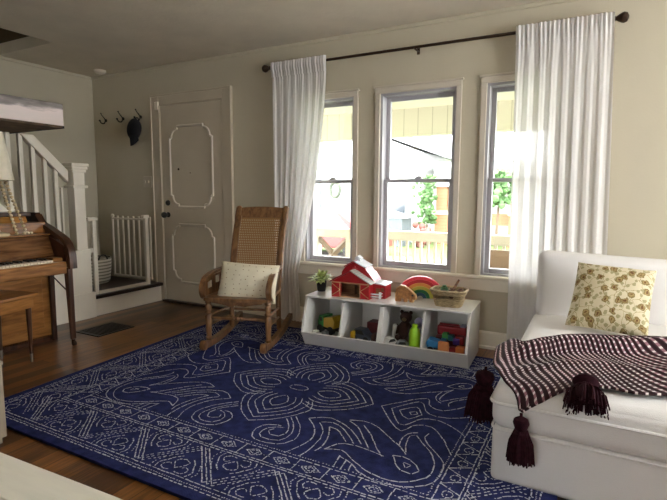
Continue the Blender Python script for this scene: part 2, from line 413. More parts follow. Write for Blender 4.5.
# ceiling with the stairwell opening at its left
b = B(); cx, cy = -4.25, -.99
b.box(cx, XR+.15, YB-.15, .15, H, H+.1); b.box(XL-.15, cx, cy, .15, H, H+.1); b.box(XL-.15, cx, YB-.15, -4.6, H, H+.1)
struct(b.build('ceiling', M['ceil'], smooth=False))
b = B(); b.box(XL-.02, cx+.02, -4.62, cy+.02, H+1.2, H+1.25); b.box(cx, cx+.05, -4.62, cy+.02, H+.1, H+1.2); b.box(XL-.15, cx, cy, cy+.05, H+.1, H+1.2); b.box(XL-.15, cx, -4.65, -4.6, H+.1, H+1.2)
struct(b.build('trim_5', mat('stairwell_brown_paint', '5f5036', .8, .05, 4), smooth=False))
def wall_holes(name, axis, p0, p1, a0, a1, z0, z1, holes):
    """wall from a0..a1 along its length with rectangular holes (h0,h1,z0,z1) sorted"""
    b = B()
    def bx(u0, u1, zz0, zz1):
        if u1-u0 < 1e-4 or zz1-zz0 < 1e-4: return
        if axis == 'x': b.box(u0, u1, p0, p1, zz0, zz1)
        else: b.box(p0, p1, u0, u1, zz0, zz1)
    cur = a0
    for h0, h1, y0, y1 in holes:
        bx(cur, h0, z0, z1); bx(h0, h1, z0, y0); bx(h0, h1, y1, z1); cur = h1
    bx(cur, a1, z0, z1)
    return struct(b.build(name, M['wall'], smooth=False))
WIN = [(-2.285, -1.81), (-1.575, -.965), (-.745, -.27)]; WZ0, WZ1 = .555, 1.95
wall_holes('wall_back', 'x', 0, .15, XL-.15, XR+.15, 0, H, [(a, c, WZ0, WZ1) for a, c in WIN])
struct(B().box(XL-.15, XL, YB, 0, 0, H+1.2).build('wall_left', M['wall'], smooth=False))
wall_holes('wall_right', 'y', XR, XR+.15, YB-.15, 0, 0, H, [(-2.5, -.7, .8, 2.1)])
wall_holes('wall_front', 'x', YB-.15, YB, XL-.15, XR, 0, H, [(-1.0, -.2, .9, 1.9)])
# crown-less ceiling joint: a slim cove strip
struct(B().box(XL, XR, -.018, 0, H-.03, H, .006).build('trim_1', M['wall'], smooth=False))
struct(B().box(XL, XL+.018, YB, -.018, H-.03, H, .006).build('trim_2', M['wall'], smooth=False))
# baseboards
def baseboard(name, x0, x1):
    b = B(); b.prism([(0, 0), (-.03, 0), (-.03, .018), (-.02, .024), (-.02, .118), (-.012, .13), (0, .13)], x1-x0, 'x', x0)
    return struct(b.build(name, M['white'], smooth=False))
baseboard('baseboard_back', -3.10, XR)
struct(B().box(XR-.02, XR, YB, -.05, 0, .13, .004).build('baseboard_right', M['white'], smooth=False))

# ---------------------------------------------------------------- windows
def window(n, x0, x1):
    root = bpy.data.objects.new('window_%d' % n, None); COL.objects.link(root); XF[root.name] = Matrix(); struct(root)
    b = B(); cw = .04
    for q0, q1 in ((x0-cw, x0), (x1, x1+cw)): b.box(q0, q1, -.022, 0, WZ0, WZ1+cw, .004)
    b.box(x0-cw, x1+cw, -.026, 0, WZ1, WZ1+cw, .004); b.box(x0-cw-.012, x1+cw+.012, -.034, 0, WZ1+cw, WZ1+cw+.016, .004)
    b.build('window_casing', M['casing'], root, False)
    b = B(); t = .018   # jamb liner
    b.box(x0, x0+t, 0, .15, WZ0, WZ1); b.box(x1-t, x1, 0, .15, WZ0, WZ1); b.box(x0+t, x1-t, 0, .15, WZ1-t, WZ1); b.box(x0+t, x1-t, 0, .17, WZ0, WZ0+.012)
    b.build('jamb', M['sash'], root, False)
    a0, a1, mid = x0+t, x1-t, 1.262; st = .034
    for nm, y0, y1, z0, z1, bt, tp in (('lower_sash', .045, .08, WZ0+.012, mid+.014, .036, .028), ('upper_sash', .085, .12, mid-.014, WZ1-t, .028, .034)):
        b = B()
        b.box(a0, a0+st, y0, y1, z0, z1, .004); b.box(a1-st, a1, y0, y1, z0, z1, .004)
        b.box(a0+st, a1-st, y0, y1, z0, z0+bt, .004); b.box(a0+st, a1-st, y0, y1, z1-tp, z1, .004)
        sh = b.build(nm, M['sash'], root, False)
        B().box(a0+st-.004, a1-st+.004, (y0+y1)/2-.002, (y0+y1)/2+.002, z0+bt-.004, z1-tp+.004).build('pane', M['glass'], sh, False)
        if nm == 'lower_sash':
            b = B(); xc = (x0+x1)/2
            b.box(xc-.03, xc+.03, y0+.004, y1+.008, z1, z1+.012, .003); b.lathe([(.016, 0), (.016, .008), (.008, .014)], (xc, (y0+y1)/2, z1+.01)); b.box(xc-.004, xc+.035, y0-.004, y0+.01, z1+.012, z1+.022, .003)
            b.build('sash_lock', M['sash'], sh)
    return root
for i, (a, c) in enumerate(WIN): window(i+1, a, c)
b = B(); b.box(-2.40, -.16, -.055, .0, .527, .555, .008); b.box(-2.37, -.19, -.02, 0, .44, .527, .004)
b.build('trim_3', M['white'], None, False)['kind'] = 'structure'
# the rear and side windows (unseen) get plain frames
for k, (nm, ax) in enumerate((('window_4', 'y'), ('window_5', 'x'))):
    b = B()
    if ax == 'y':
        for q in ((-2.5, -2.44), (-1.63, -1.57), (-.76, -.7)): b.box(XR, XR+.1, q[0], q[1], .8, 2.1)
        for q in ((.8, .86), (1.43, 1.47), (2.04, 2.1)): b.box(XR+.01, XR+.09, -2.44, -.76, q[0], q[1])
    else:
        for q in ((-1.0, -.94), (-.63, -.57), (-.26, -.2)): b.box(q[0], q[1], YB-.1, YB, .9, 1.9)
        for q in ((.9, .96), (1.38, 1.42), (1.84, 1.9)): b.box(-.94, -.26, YB-.09, YB-.01, q[0], q[1])
    struct(b.build(nm, M['sash'], None, False))

# ---------------------------------------------------------------- door
droot = bpy.data.objects.new('door_1', None); COL.objects.link(droot); XF[droot.name] = Matrix(); struct(droot)
DX0, DX1, DZ = -4.04, -3.22, 2.04
b = B(); b.box(DX0-.115, DX0-.012, -.022, 0, 0, DZ+.105, .005); b.box(DX1+.012, DX1+.115, -.022, 0, 0, DZ+.105, .005)
b.box(DX0-.012, DX1+.012, -.022, 0, DZ+.012, DZ+.105, .005)
b.box(DX0-.13, DX0-.112, -.034, 0, 0, DZ+.12, .005); b.box(DX1+.112, DX1+.13, -.034, 0, 0, DZ+.12, .005); b.box(DX0-.13, DX1+.13, -.034, 0, DZ+.102, DZ+.12, .005)
b.build('door_casing', M['door'], droot, False)
b = B(); b.box(DX0-.012, DX0, -.03, .0, 0, DZ+.012); b.box(DX1, DX1+.012, -.012, 0, 0, DZ+.012); b.box(DX0, DX1, -.012, 0, DZ+.006, DZ+.012)
b.build('door_stop', M['door'], droot, False)
B().box(DX0+.002, DX1-.002, -.01, -.001, .03, DZ, .002).build('door_slab', M['door'], droot, False)
B().box(DX0-.02, DX1+.02, -.05, -.002, 0, .022, .006).build('threshold', M['darkwood'], droot, False)
def moulding(x0, x1, z0, z1, nt_top, nt_bot):
    """panel moulding with scooped corners"""
    pts = []; k = .11
    def corner(cx_, cz_, sx, sz, on, rev):
        if not on: return [(cx_, cz_)]
        a = [(cx_+sx*k, cz_), (cx_+sx*k, cz_+sz*.025)]
        for q in range(0, 7):
            t = q/6*math.pi/2
            a.append((cx_+sx*(k*.95-.078*math.sin(t)), cz_+sz*(.025+.085*(1-math.cos(t)))))
        a += [(cx_+sx*.016, cz_+sz*k*1.05), (cx_, cz_+sz*k*1.05)]
        return a[::-1] if rev else a
    pts += corner(x0, z0, 1, 1, nt_bot, True)
    pts += corner(x1, z0, -1, 1, nt_bot, False)
    pts += corner(x1, z1, -1, -1, nt_top, True)
    pts += corner(x0, z1, 1, -1, nt_top, False)
    # order: bottom-left (coming down the left side) -> bottom-right -> up -> top-right -> top-left
    b = B(); b.tube([(x, -.014, z) for x, z in pts], .013, 6, close=True)
    return b.build('panel_moulding', M['casing'], droot, True)
moulding(DX0+.125, DX1-.125, 1.015, 1.83, True, True)
moulding(DX0+.125, DX1-.125, .23, .835, True, True)
b = B(); b.lathe([(.028, 0), (.028, .006), (.012, .012), (.012, .04), (.03, .05), (.033, .065), (.026, .078), (.006, .082)], (DX0+.075, -.01, .93), (0, -1, 0))
b.build('door_knob', M['black'], droot)
B().lathe([(.03, 0), (.03, .008), (.022, .018), (.006, .02)], (DX0+.075, -.01, 1.055), (0, -1, 0)).build('deadbolt', M['black'], droot)
B().lathe([(.012, 0), (.012, .006), (.004, .008)], (DX0+.24, -.01, 1.40), (0, -1, 0), 10).build('peephole', M['bronze'], droot)
B().lathe([(.006, 0), (.006, .006), (.002, .008)], (DX0+.40, -.01, 1.36), (0, -1, 0), 8).build('door_nail', M['bronze'], droot)
# plain plinth blocks seen at the top left of the casing
B().box(DX0-.05, DX0-.005, -.04, -.002, DZ-.03, DZ+.05, .004).build('casing_block', M['white'], droot, False)

# switch plate, ceiling sensor, floor vent
t = thing('light_switch', 'cream double light switch plate on the wall left of the door', 'light switch', (-4.27, 0, 1.275))
B().box(-4.33, -4.21, -.008, 0, 1.215, 1.335, .003).build('plate', M['casing'], t, False)
tg = B().box(-4.305, -4.293, -.018, -.006, 1.262, 1.288, .002).build('toggle', M['casing'], t, False); copy_part(tg, t, (.05, 0, 0))
t = thing('smoke_detector', 'small white detector on the ceiling above the coat hooks', 'smoke detector', (-4.737, -.17, H))
B().lathe([(.06, 0), (.06, .012), (.05, .03), (.02, .034)], (-4.737, -.17, H), (0, 0, -1), 20).build('housing', M['white'], t)
B().lathe([(.03, .03), (.03, .037), (.01, .038)], (-4.737, -.17, H), (0, 0, -1), 16).build('cover', M['white'], t)
t = thing('floor_vent', 'black metal floor register in the wood floor beside the piano', 'floor vent', (-3.6, -1.07, 0))
b = B(); fx0, fx1, fy0, fy1 = -3.76, -3.47, -1.25, -.90
b.box(fx0, fx1, fy0, fy0+.02, 0, .008); b.box(fx0, fx1, fy1-.02, fy1, 0, .008); b.box(fx0, fx0+.02, fy0+.02, fy1-.02, 0, .008); b.box(fx1-.02, fx1, fy0+.02, fy1-.02, 0, .008)
b.build('vent_frame', M['black'], t, False)
b = B()
for k in range(12): b.box(fx0+.02, fx1-.02, fy0+.03+k*.0255, fy0+.042+k*.0255, 0, .006)
b.build('grille', M['black'], t, False)

# ---------------------------------------------------------------- staircase with landing
st = thing('staircase', 'white staircase with square newel post and balusters behind the piano', 'staircase', (-4.10, -.93, 0))
SX = -4.10
B().box(XL, SX-.012, -.86, 0, 0, .165).box(SX-.012, SX, -.86, 0, 0, .165).build('landing', M['white'], st, False)
b = B(); b.box(XL, SX+.03, -.862, 0, .165, .198, .006)
b.build('landing_tread', M['darkwood'], st, False)
# steps rise from the landing towards the camera along the left wall
for k in range(7):
    y0 = -.95-k*.2; z = .2+.19*(k+1)
    B().box(XL, SX-.05, y0-.2, y0, z-.19, z-.03).build('riser', M['white'], st, False)
    B().box(XL, SX-.05, y0-.2, y0+.02, z-.03, z, .005).build('tread', M['darkwood'], st, False)
# closed stringer / skirt panel under the balusters
b = B(); b.prism([(-.86, 0), (-2.9, 0), (-2.9, 2.2), (-2.75, 2.2), (-1.0, .50), (-.86, .50)], .05, 'x', SX-.05)
b.build('stringer', M['white'], st, False)
# handrail: sloping flat bar up to the left
pts = [(-1.02, 1.30), (-2.9, 3.14)]
b = B(); dz = .052
b.prism([(-1.015, 1.347), (-1.015, 1.243), (-1.404, 1.626), (-1.298, 1.626)], .06, 'x', SX-.055, .006)
b.build('handrail', M['white'], st, False)
bal = []
for k, y in enumerate((-1.115, -1.205, -1.30, -1.395, -1.49)):
    zt = 1.295+(-1.015-y)*.985-.04; zb = .5+(-1.0-y)*.97-.02
    zt = min(zt, 1.626)
    B().box(SX-.042, SX-.010, y-.016, y+.016, zb, zt, .003).build('baluster', M['white'], st, False)
B().box(SX-.035, SX-.017, -1.075, -1.057, .5, 1.20, .002).build('baluster', M['white'], st, False)
ny0, ny1 = -.972, -.868; nx0, nx1 = SX-.09, SX+.012
np_ = B().box(nx0, nx1, ny0, ny1, 0, 1.35, .004).build('newel_post', M['white'], st, False)
b = B(); b.box(nx0-.012, nx1+.012, ny0-.012, ny1+.012, 1.335, 1.36, .004); b.box(nx0-.022, nx1+.022, ny0-.022, ny1+.022, 1.36, 1.385, .004); b.box(nx0-.03, nx1+.03, ny0-.03, ny1+.03, 1.385, 1.415, .006)
b.build('newel_cap', M['white'], np_, False)
B().box(nx0-.02, nx1+.02, ny0-.02, ny1+.02, 1.195, 1.22, .005).build('collar', M['white'], np_, False)
B().box(nx0-.012, nx1+.012, ny0-.09, ny1+.018, 0, .64, .006).build('plinth', M['white'], np_, False)
B().box(nx0-.02, nx1+.022, ny0-.09, ny1+.042, 0, .24, .006).build('base_block', M['white'], np_, False)

# baby gate, swung open on the landing
M['gate'] = mat('white_gate_enamel', 'e0d8c8', .35, .02, 5)
g = thing('baby_gate', 'white metal baby gate standing open on the stair landing', 'baby gate', (SX-.03, -.5, .198))
zg = .198
b = B(); b.box(SX-.045, SX-.012, -.795, -.755, zg, .905, .006); b.box(SX-.05, SX-.008, -.845, -.735, .895, .93, .008); b.box(SX-.04, SX-.02, -.86, -.79, .6, .64)
b.build('latch_post', M['gate'], g, False)
b = B(); b.box(SX-.045, SX-.012, -.19, -.15, zg, .905, .006); b.box(SX-.05, SX-.008, -.215, -.14, .895, .93, .008)
b.build('hinge_post', M['gate'], g, False)
B().box(SX-.045, SX-.012, -.755, -.19, zg, zg+.03, .004).build('threshold_bar', M['gate'], g, False)
gx0, gx1, gy = -4.76, SX-.05, -.09
lf = B().box(gx0, gx1, gy-.01, gy+.01, .865, .885, .004).build('gate_leaf', M['gate'], g, False); B().box(gx0, gx1, gy-.01, gy+.01, .235, .255, .004).build('bottom_rail', M['gate'], lf, False)
first = B().tube([(gx0+.01, gy, .24), (gx0+.01, gy, .905)], .011, 8).build('bar', M['gate'], lf)
for k in range(1, 8): copy_part(first, lf, (k*(gx1-gx0-.02)/7, 0, 0))
B().lathe([(.018, 0), (.02, .02), (.012, .035)], (gx0+.01, gy, .89)).build('corner_cap', M['gate'], lf)

# striped basket on the landing
bk = thing('striped_basket', 'round woven basket with white bands sitting on the stair landing', 'basket', (-4.72, -.40, .198))
M['bandbasket'] = stripes_mat('banded_weave', '8d8676', 'd2cab8', .034, 2, .6)
b = B(); b.lathe([(.16, 0), (.18, .02), (.195, .15), (.2, .27), (.192, .27), (.185, .15), (.17, .03), (.002, .025)], (-4.72, -.40, .2), n=28)
b.build('basket_body', M['bandbasket'], bk)
for sx in (-1, 1):
    b = B(); b.tube([(-4.72+sx*.198, -.40+.05*math.cos(a), .46+.05*math.sin(a)) for a in [math.pi*i/8 for i in range(9)]], .008, 6); b.build('handle', M['black'], bk)

# coat hooks + cap
def hook(x, z):
    b = B()
    b.tube(spline([(x-.03, -.035, z+.035), (x-.022, -.03, z+.015), (x, -.012, z-.025), (x+.004, -.01, z-.05)]), [.005]*12+[.006]*13, 7)
    b.tube(spline([(x+.004, -.01, z-.045), (x+.012, -.03, z-.075), (x+.0, -.055, z-.075), (x-.014, -.065, z-.05)]), .007, 7)
    b.lathe([(.018, 0), (.018, .006), (.01, .01)], (x+.006, 0, z-.04), (0, -1, 0), 12)
    b.ball((x-.031, -.035, z+.037), .008, n=8); b.ball((x-.014, -.066, z-.047), .011, n=8)
    return b.build('coat_hook', M['black'])
for x, lb in ((-4.905, 'black coat hook nearest the room corner, empty'), (-4.62, 'black coat hook in the middle of the three, empty'), (-4.345, 'black coat hook holding the dark cap, nearest the door')):
    tag(hook(x, 2.0), lb, 'coat hook', 'coat hooks on the wall')
M['cap'] = mat('black_cotton', '0f0d12', .9, .2, 20)
cp = thing('baseball_cap', 'black baseball cap hanging from the coat hook nearest the door', 'cap', (-4.335, -.06, 1.78))
b = B(); b.ball((-4.36, -.075, 1.825), .085, .065, .115, 18, Matrix.Rotation(R(14), 3, 'Y')); b.build('crown', M['cap'], cp)
b = B(); b.grid(lambda u_, v_: (-4.39+.115*u_+.03*v_-.02*v_, -.10-.045*math.sin(math.pi*u_), 1.745-.11*v_*math.sin(math.pi*(.12+.76*u_))**.6+.02*u_), 10, 8, None, .006); b.build('brim', M['cap'], cp)
B().ball((-4.345, -.075, 1.945), .008, n=8).build('button', M['cap'], cp)
b = B(); b.tube([(-4.335+.035*math.cos(a), -.06, 1.915+.03*math.sin(a)) for a in [math.pi*2*i/12 for i in range(12)]], .006, 6, close=True); b.build('strap', M['cap'], cp)

# boxed landscape canvas over the stairs
cv = thing('landscape_canvas', 'wide deep canvas of grey clouds and pink sky at left, above the stair rail', 'picture', (-4.0, -1.8, 1.63))
B().box(-4.6, -3.5, -2.9, -1.42, 1.642, 1.80, .003).build('canvas_print', cloud_mat(), cv, False)
B().box(-4.6, -3.504, -2.9, -1.424, 1.628, 1.642).build('canvas_underside', mat('dark_brown_board', '5a4634', .8, .6, 9), cv, False)
B().box(-4.6, -3.5, -1.43, -1.418, 1.624, 1.642).build('edge_strip', M['black'], cv, False)

# ================================================================ WINDOW SIDE
# curtain rod and curtains
rod = thing('curtain_rod', 'long dark bronze curtain rod with ball finials above the windows', 'curtain rod', (-1.28, -.08, 2.25))
B().tube([(-2.59, -.08, 2.25), (.02, -.08, 2.25)], .011, 10).build('pole', M['bronze'], rod)
for x, sx in ((-2.59, -1), (.02, 1)):
    b = B(); b.lathe([(.013, 0), (.018, .008), (.012, .016), (.02, .028), (.031, .048), (.034, .06), (.026, .078), (.008, .086)], (x, -.08, 2.25), (sx, 0, 0)); b.build('finial', M['bronze'], rod)
for x in (-2.5, -1.27, -.06):
    b = B(); b.box(x-.012, x+.012, -.006, 0, 2.215, 2.285, .003); b.box(x-.006, x+.006, -.085, -.004, 2.232, 2.242, .002); b.tube([(x, -.08+.016*math.cos(a), 2.25+.016*math.sin(a)) for a in [math.pi+math.pi*i/8 for i in range(9)]], .004, 6)
    b.build('bracket', M['bronze'], rod)
def curtain(name, label, top, bot_fn, zb, nf, seed):
    rnd = random.Random(seed); ph = [rnd.uniform(0, 6.28) for _ in range(4)]
    def pt(u_, v_):
        # v 0 = top
        z = 2.285+(zb-2.285)*v_
        a, c = top; e0, e1 = bot_fn(v_)
        uw = u_+.012*math.sin(u_*17+ph[0])*min(1, v_*3)
        x = e0+(e1-e0)*uw
        amp = .010+.016*min(1, v_*2.5)
        w = math.sin(uw*nf*2*math.pi+ph[1]+.5*math.sin(v_*3+ph[2]))+.5*math.sin(uw*nf*.47*2*math.pi+ph[3])
        gath = .006*math.sin(uw*nf*2.7*2*math.pi)*max(0, 1-v_*7)
        y = -.088+amp*w*.3+gath*.8+.0015*math.sin(uw*nf*3.1*2*math.pi+ph[2]+v_*4)
        if v_ < .035: y = -.088-.012+gath*1.2+.004*w
        return (x, y-.018*v_, z)
    return pt
def bot1(v):  # left curtain: its right edge is drawn back to the left on the way down
    right = -2.03-.27*min(1, max(0, (v-.05)/.75))**1.7+.03*max(0, v-.8)/.2
    return (-2.57+.03*v, right)
def bot2(v): return (-.552+.03*v, .028+.06*v)
for nm, lb, tp, bf, zb, nf, sd in (('sheer_curtain', 'sheer white curtain hanging on the left by the rocking chair', (-2.57, -2.03), bot1, .02, 7.5, 3), ('sheer_curtain', 'sheer white curtain hanging on the right behind the white chaise', (-.55, .03), bot2, .03, 8.0, 11)):
    cu = thing(nm, lb, 'curtain', ((tp[0]+tp[1])/2, -.1, zb))
    fn = curtain(nm, lb, tp, bf, zb, nf, sd)
    b = B(); b.grid(fn, 150, 60); b.build('panel', M['sheer'], cu, True, auto=180)
    b = B(); b.grid(lambda u_, v_: Vector(fn(u_, v_*.055))+Vector((0, -.012 if v_ > .2 else -.006, 0)), 150, 4); b.build('rod_pocket', M['sheer'], cu, True, auto=180)

# ---------------------------------------------------------------- rug
TR = [
[(0.189, 0.328), (0.259, 0.401), (0.298, 0.472), (0.309, 0.542), (0.274, 0.597), (0.213, 0.62), (0.154, 0.617), (0.115, 0.595), (0.09, 0.541), (0.095, 0.491), (0.14, 0.454), (0.18, 0.451)],
[(0.172, 0.349), (0.231, 0.416), (0.263, 0.48), (0.269, 0.532), (0.249, 0.575), (0.202, 0.59), (0.149, 0.581), (0.127, 0.543), (0.135, 0.498), (0.169, 0.47), (0.204, 0.46)],
[(0.158, 0.37), (0.211, 0.427), (0.239, 0.482), (0.238, 0.527), (0.211, 0.546), (0.173, 0.541), (0.155, 0.517), (0.168, 0.493)],
[(0.261, 0.318), (0.329, 0.38), (0.371, 0.464), (0.372, 0.549), (0.336, 0.649)],
[(0.258, 0.313), (0.338, 0.258), (0.426, 0.278), (0.51, 0.327), (0.604, 0.421)],
[(0.331, 0.33), (0.38, 0.383), (0.412, 0.471), (0.418, 0.578), (0.409, 0.642)],
[(0.333, 0.319), (0.39, 0.297), (0.47, 0.334), (0.569, 0.433)],
[(0.393, 0.344), (0.435, 0.429), (0.454, 0.518), (0.445, 0.576)],
[(0.393, 0.344), (0.453, 0.359), (0.528, 0.435)],
[(0.452, 0.24), (0.515, 0.277), (0.578, 0.35), (0.646, 0.439)],
[(0.448, 0.232), (0.526, 0.206), (0.614, 0.239), (0.715, 0.318), (0.772, 0.362), (0.811, 0.406)],
[(0.538, 0.248), (0.606, 0.32), (0.678, 0.421), (0.726, 0.473)],
[(0.474, 0.539), (0.51, 0.465), (0.569, 0.446), (0.654, 0.454), (0.731, 0.468)],
[(0.474, 0.539), (0.548, 0.512), (0.624, 0.559), (0.71, 0.606), (0.791, 0.627), (0.866, 0.614), (0.928, 0.563), (0.954, 0.505), (0.945, 0.419), (0.904, 0.342), (0.847, 0.28), (0.792, 0.215), (0.773, 0.249), (0.783, 0.329), (0.811, 0.406)],
[(0.565, 0.559), (0.624, 0.583), (0.699, 0.635), (0.783, 0.655), (0.869, 0.645), (0.942, 0.607), (0.98, 0.555), (0.99, 0.482), (0.978, 0.401), (0.925, 0.331), (0.859, 0.259), (0.834, 0.201), (0.845, 0.173)],
[(0.758, 0.342), (0.747, 0.278), (0.76, 0.22), (0.797, 0.191)],
[(0.764, 0.44), (0.811, 0.432), (0.861, 0.453), (0.904, 0.499), (0.88, 0.542), (0.837, 0.536), (0.799, 0.499), (0.764, 0.44)],
[(0.826, 0.472), (0.85, 0.471), (0.863, 0.492), (0.849, 0.509), (0.832, 0.495), (0.826, 0.472)],
[(0.563, 0.555), (0.58, 0.648)], [(0.604, 0.57), (0.614, 0.652)], [(0.638, 0.587), (0.646, 0.641)],
[(0.524, 0), (0.702, 0.212), (0.756, 0.129), (0.83, 0.101), (0.905, 0.176), (0.99, 0.318)],
[(0.585, 0.0), (0.694, 0.153), (0.765, 0.045), (0.842, 0.02), (0.941, 0.065), (1.0, 0.124)],
[(0.629, 0), (0.699, 0.08), (0.752, 0)], [(0.684, 0), (0.707, 0.025), (0.728, 0)],
]
HA, HB = 1.42, 1.095
rc = Vector((-1.49, -1.37)); RT = .014
def rugpt(a, c, z):
    """rug-local (a right, c towards the camera) to the floor; the left edge runs slightly askew"""
    x = rc.x+a; y = rc.y-c
    if a < 0: x += .075*(c/HB)*(-a/HA)
    return Vector((x, y, z))
b = B()
nx, ny = 40, 30
b.grid(lambda u_, v_: rugpt((u_*2-1)*HA, (1-v_*2)*HB, RT), nx, ny)
for a0, a1, c0, c1 in ((-HA, HA, HB, HB), (-HA, HA, -HB, -HB), (-HA, -HA, -HB, HB), (HA, HA, -HB, HB)):
    b.grid(lambda u_, v_: rugpt(a0+(a1-a0)*u_, c0+(c1-c0)*u_, RT*v_), 40, 1)
b.mi = 1
rr_ = random.Random(5)
def yarn(pts, w=.0056, dash=.034, gap=.004, closed=False, smooth=True, jit=.0018):
    P = [Vector((p[0], p[1], 0)) for p in pts]
    if smooth and len(P) > 2: P = spline(P, 7)
    # walk the polyline in dashes
    seg = [(P[i+1]-P[i]).length for i in range(len(P)-1)]; tot = sum(seg)
    def at(d):
        for i, l in enumerate(seg):
            if d <= l or i == len(seg)-1:
                t = min(1, d/l) if l > 1e-9 else 0
                return P[i].lerp(P[i+1], t), (P[i+1]-P[i]).normalized()
            d -= l
    d = 0
    while d < tot:
        e = min(tot, d+dash*rr_.uniform(.7, 1.3)); ww = w*rr_.uniform(.6, 1.15)/2
        p0, t0 = at(d); p1, t1 = at(e)
        n0 = Vector((-t0.y, t0.x, 0)); n1 = Vector((-t1.y, t1.x, 0)); j = Vector((rr_.uniform(-jit, jit), rr_.uniform(-jit, jit), 0))
        q = [p0+n0*ww+j, p0-n0*ww+j, p1-n1*ww+j, p1+n1*ww+j]
        vv = [b.bm.verts.new(rugpt(x.x, x.y, RT+.0015)) for x in q]
        b._f([b.bm.faces.new(vv)])
        d = e+gap*rr_.uniform(.5, 1.6)
def mirrored(pts, **k):
    for sx in (1, -1):
        for sy in (1, -1): yarn([(sx*x, sy*y) for x, y in pts], **k)
for tpl in TR: mirrored(tpl)
# central flower: four pointed petals with nested outlines
PET = [[(.478, 0), (.42, .087), (.345, .155), (.23, .213), (.135, .172)], [(.436, 0), (.366, .085), (.3, .143), (.2, .172), (.135, .148)],
       [(.388, 0), (.327, .068), (.27, .117), (.185, .123), (.125, .1)], [(.336, 0), (.29, .05), (.24, .085), (.178, .085), (.13, .062)], [(.276, 0), (.255, .03), (.21, .05), (.155, .03), (.13, .005)]]
for ca, sa in ((1, 0), (0, 1), (-1, 0), (0, -1)):
    for pts_ in PET:
        for sg in (1, -1): yarn([(x*ca-sg*y*sa, x*sa+sg*y*ca) for x, y in pts_])
yarn([(.06*math.cos(t), .035*math.sin(t)) for t in [i*math.pi/6 for i in range(13)]])
# border bands
def rect(a, c, **k):
    for P, Q in (((-a, -c), (a, -c)), ((a, -c), (a, c)), ((a, c), (-a, c)), ((-a, c), (-a, -c))): yarn([P, Q], smooth=False, **k)
for a, c in ((1.005, .665), (1.095, .755), (1.11, .77), (1.33, 1.01)): rect(a, c, dash=.024, gap=.006)
rect(1.35, 1.03, dash=.006, gap=.006); rect(1.365, 1.045, dash=.02, gap=.008); rect(.985, .645, dash=.006, gap=.009); rect(1.05, .71, w=.0035, dash=.008, gap=.02)
def motif(px, py, hx, hy, along):
    """small cell with a nested lozenge or ring"""
    if along:
        yarn([(px-hx, py-hy), (px-hx, py+hy)], smooth=False)
        for k in (1, .5): yarn([(px-hx*.6*k, py), (px, py+hy*.62*k), (px+hx*.6*k, py), (px, py-hy*.62*k), (px-hx*.6*k, py)], smooth=(k == .5), dash=.012)
    else:
        yarn([(px-hx, py-hy), (px+hx, py-hy*.2)], smooth=False); yarn([(px-hx, py+hy), (px+hx, py+hy*.2)], smooth=False)
        yarn([(px+hx*.45*math.cos(t), py+hx*.5*math.sin(t)) for t in [i*math.pi/4 for i in range(9)]], dash=.012)
for sg in (-1, 1):
    n = 14
    for k in range(n): motif(-1.005+2.01*(k+.5)/n, sg*.71, 1.005/n, .045, True)
    n = 11
    for k in range(n): motif(sg*1.05, -.665+1.33*(k+.5)/n, .045, .06, False)
# zigzag outer border with triple lines and curls
def zig(A, Bp, inn, outn, n):
    """A->Bp run (points along the border midline), inn/outn unit offset vectors"""
    A = Vector(A); Bp = Vector(Bp); w = Vector(outn); d = (Bp-A)/n; hw = .105
    for k in range(n):
        p = A+d*k
        for o in (-.024, 0, .024):
            sh = d.normalized()*o
            yarn([p+sh-w*hw, p+d*.5+sh+w*hw], smooth=False, dash=.022); yarn([p+d*.5+sh+w*hw, p+d+sh-w*hw], smooth=False, dash=.012, gap=.009)
        for cpos, sgn in ((p+d*.5-w*.05, 1), (p+d-w*-.05, -1)):
            for s2 in (-1, 1):
                e = d.normalized()*s2; ww = w*sgn
                yarn([cpos+e*.085-ww*.06, cpos+e*.095-ww*.03, cpos+e*.075+ww*.005, cpos+e*.06+ww*.03, cpos+e*.03+ww*.055], dash=.016)
                yarn([cpos+e*.11-ww*.07, cpos+e*.12-ww*.02, cpos+e*.09+ww*.03], smooth=False, dash=.008, gap=.01)
                yarn([cpos+e*.018-ww*.05, cpos+e*.05-ww*.055, cpos+e*.07-ww*.03, cpos+e*.05-ww*.008, cpos+e*.03-ww*.02], dash=.012)
                yarn([cpos+e*.0+ww*.04, cpos+e*.035+ww*.02, cpos+e*.02-ww*.01, cpos-ww*.03], dash=.012)
for sg in (-1, 1):
    zig((-1.2, sg*.89), (1.2, sg*.89), 0, (0, sg), 6); zig((sg*1.22, -.96), (sg*1.22, .96), 0, (sg, 0), 5)
tag(b.build('area_rug', [M['rug'], M['rugw']], None, True, auto=30), 'large navy blue wool rug with white stitched floral pattern on the wood floor', 'rug')

# ---------------------------------------------------------------- toy storage bin
bin_ = thing('toy_storage_bin', 'low white four-cubby toy bin under the windows', 'storage unit', (-.705, -.155, RT), R(3.0))
bin_.location.z = RT
XF[bin_.name] = Matrix.Translation((-.705, -.155, RT)) @ Matrix.Rotation(R(3.0), 4, 'Z')
BW = 1.225
prof = [(0, 0), (-.41, 0), (-.472, .110), (-.395, .362), (0, .362)]
def binpart(name, fn):
    b = B(); fn(b); return b.build(name, M['bin'], bin_, False, world=False)
for x in (-BW, -.018): binpart('side_panel', lambda b: b.prism(prof, .018, 'x', x, .002))
inner = [(-.015, .06), (-.40, .03), (-.459, .107), (-.383, .347), (-.015, .347)]
for x, w in ((-.925, .014), (-.632, .034), (-.318, .014)): binpart('divider', lambda b: b.prism(inner, w, 'x', x, .002))
binpart('top_panel', lambda b: b.box(-BW-.004, .004, -.397, .004, .362, .377, .003))
binpart('back_panel', lambda b: b.box(-BW+.018, -.018, -.012, 0, .0, .361))
binpart('bottom_panel', lambda b: b.box(-BW+.018, -.018, -.40, -.012, .05, .066))
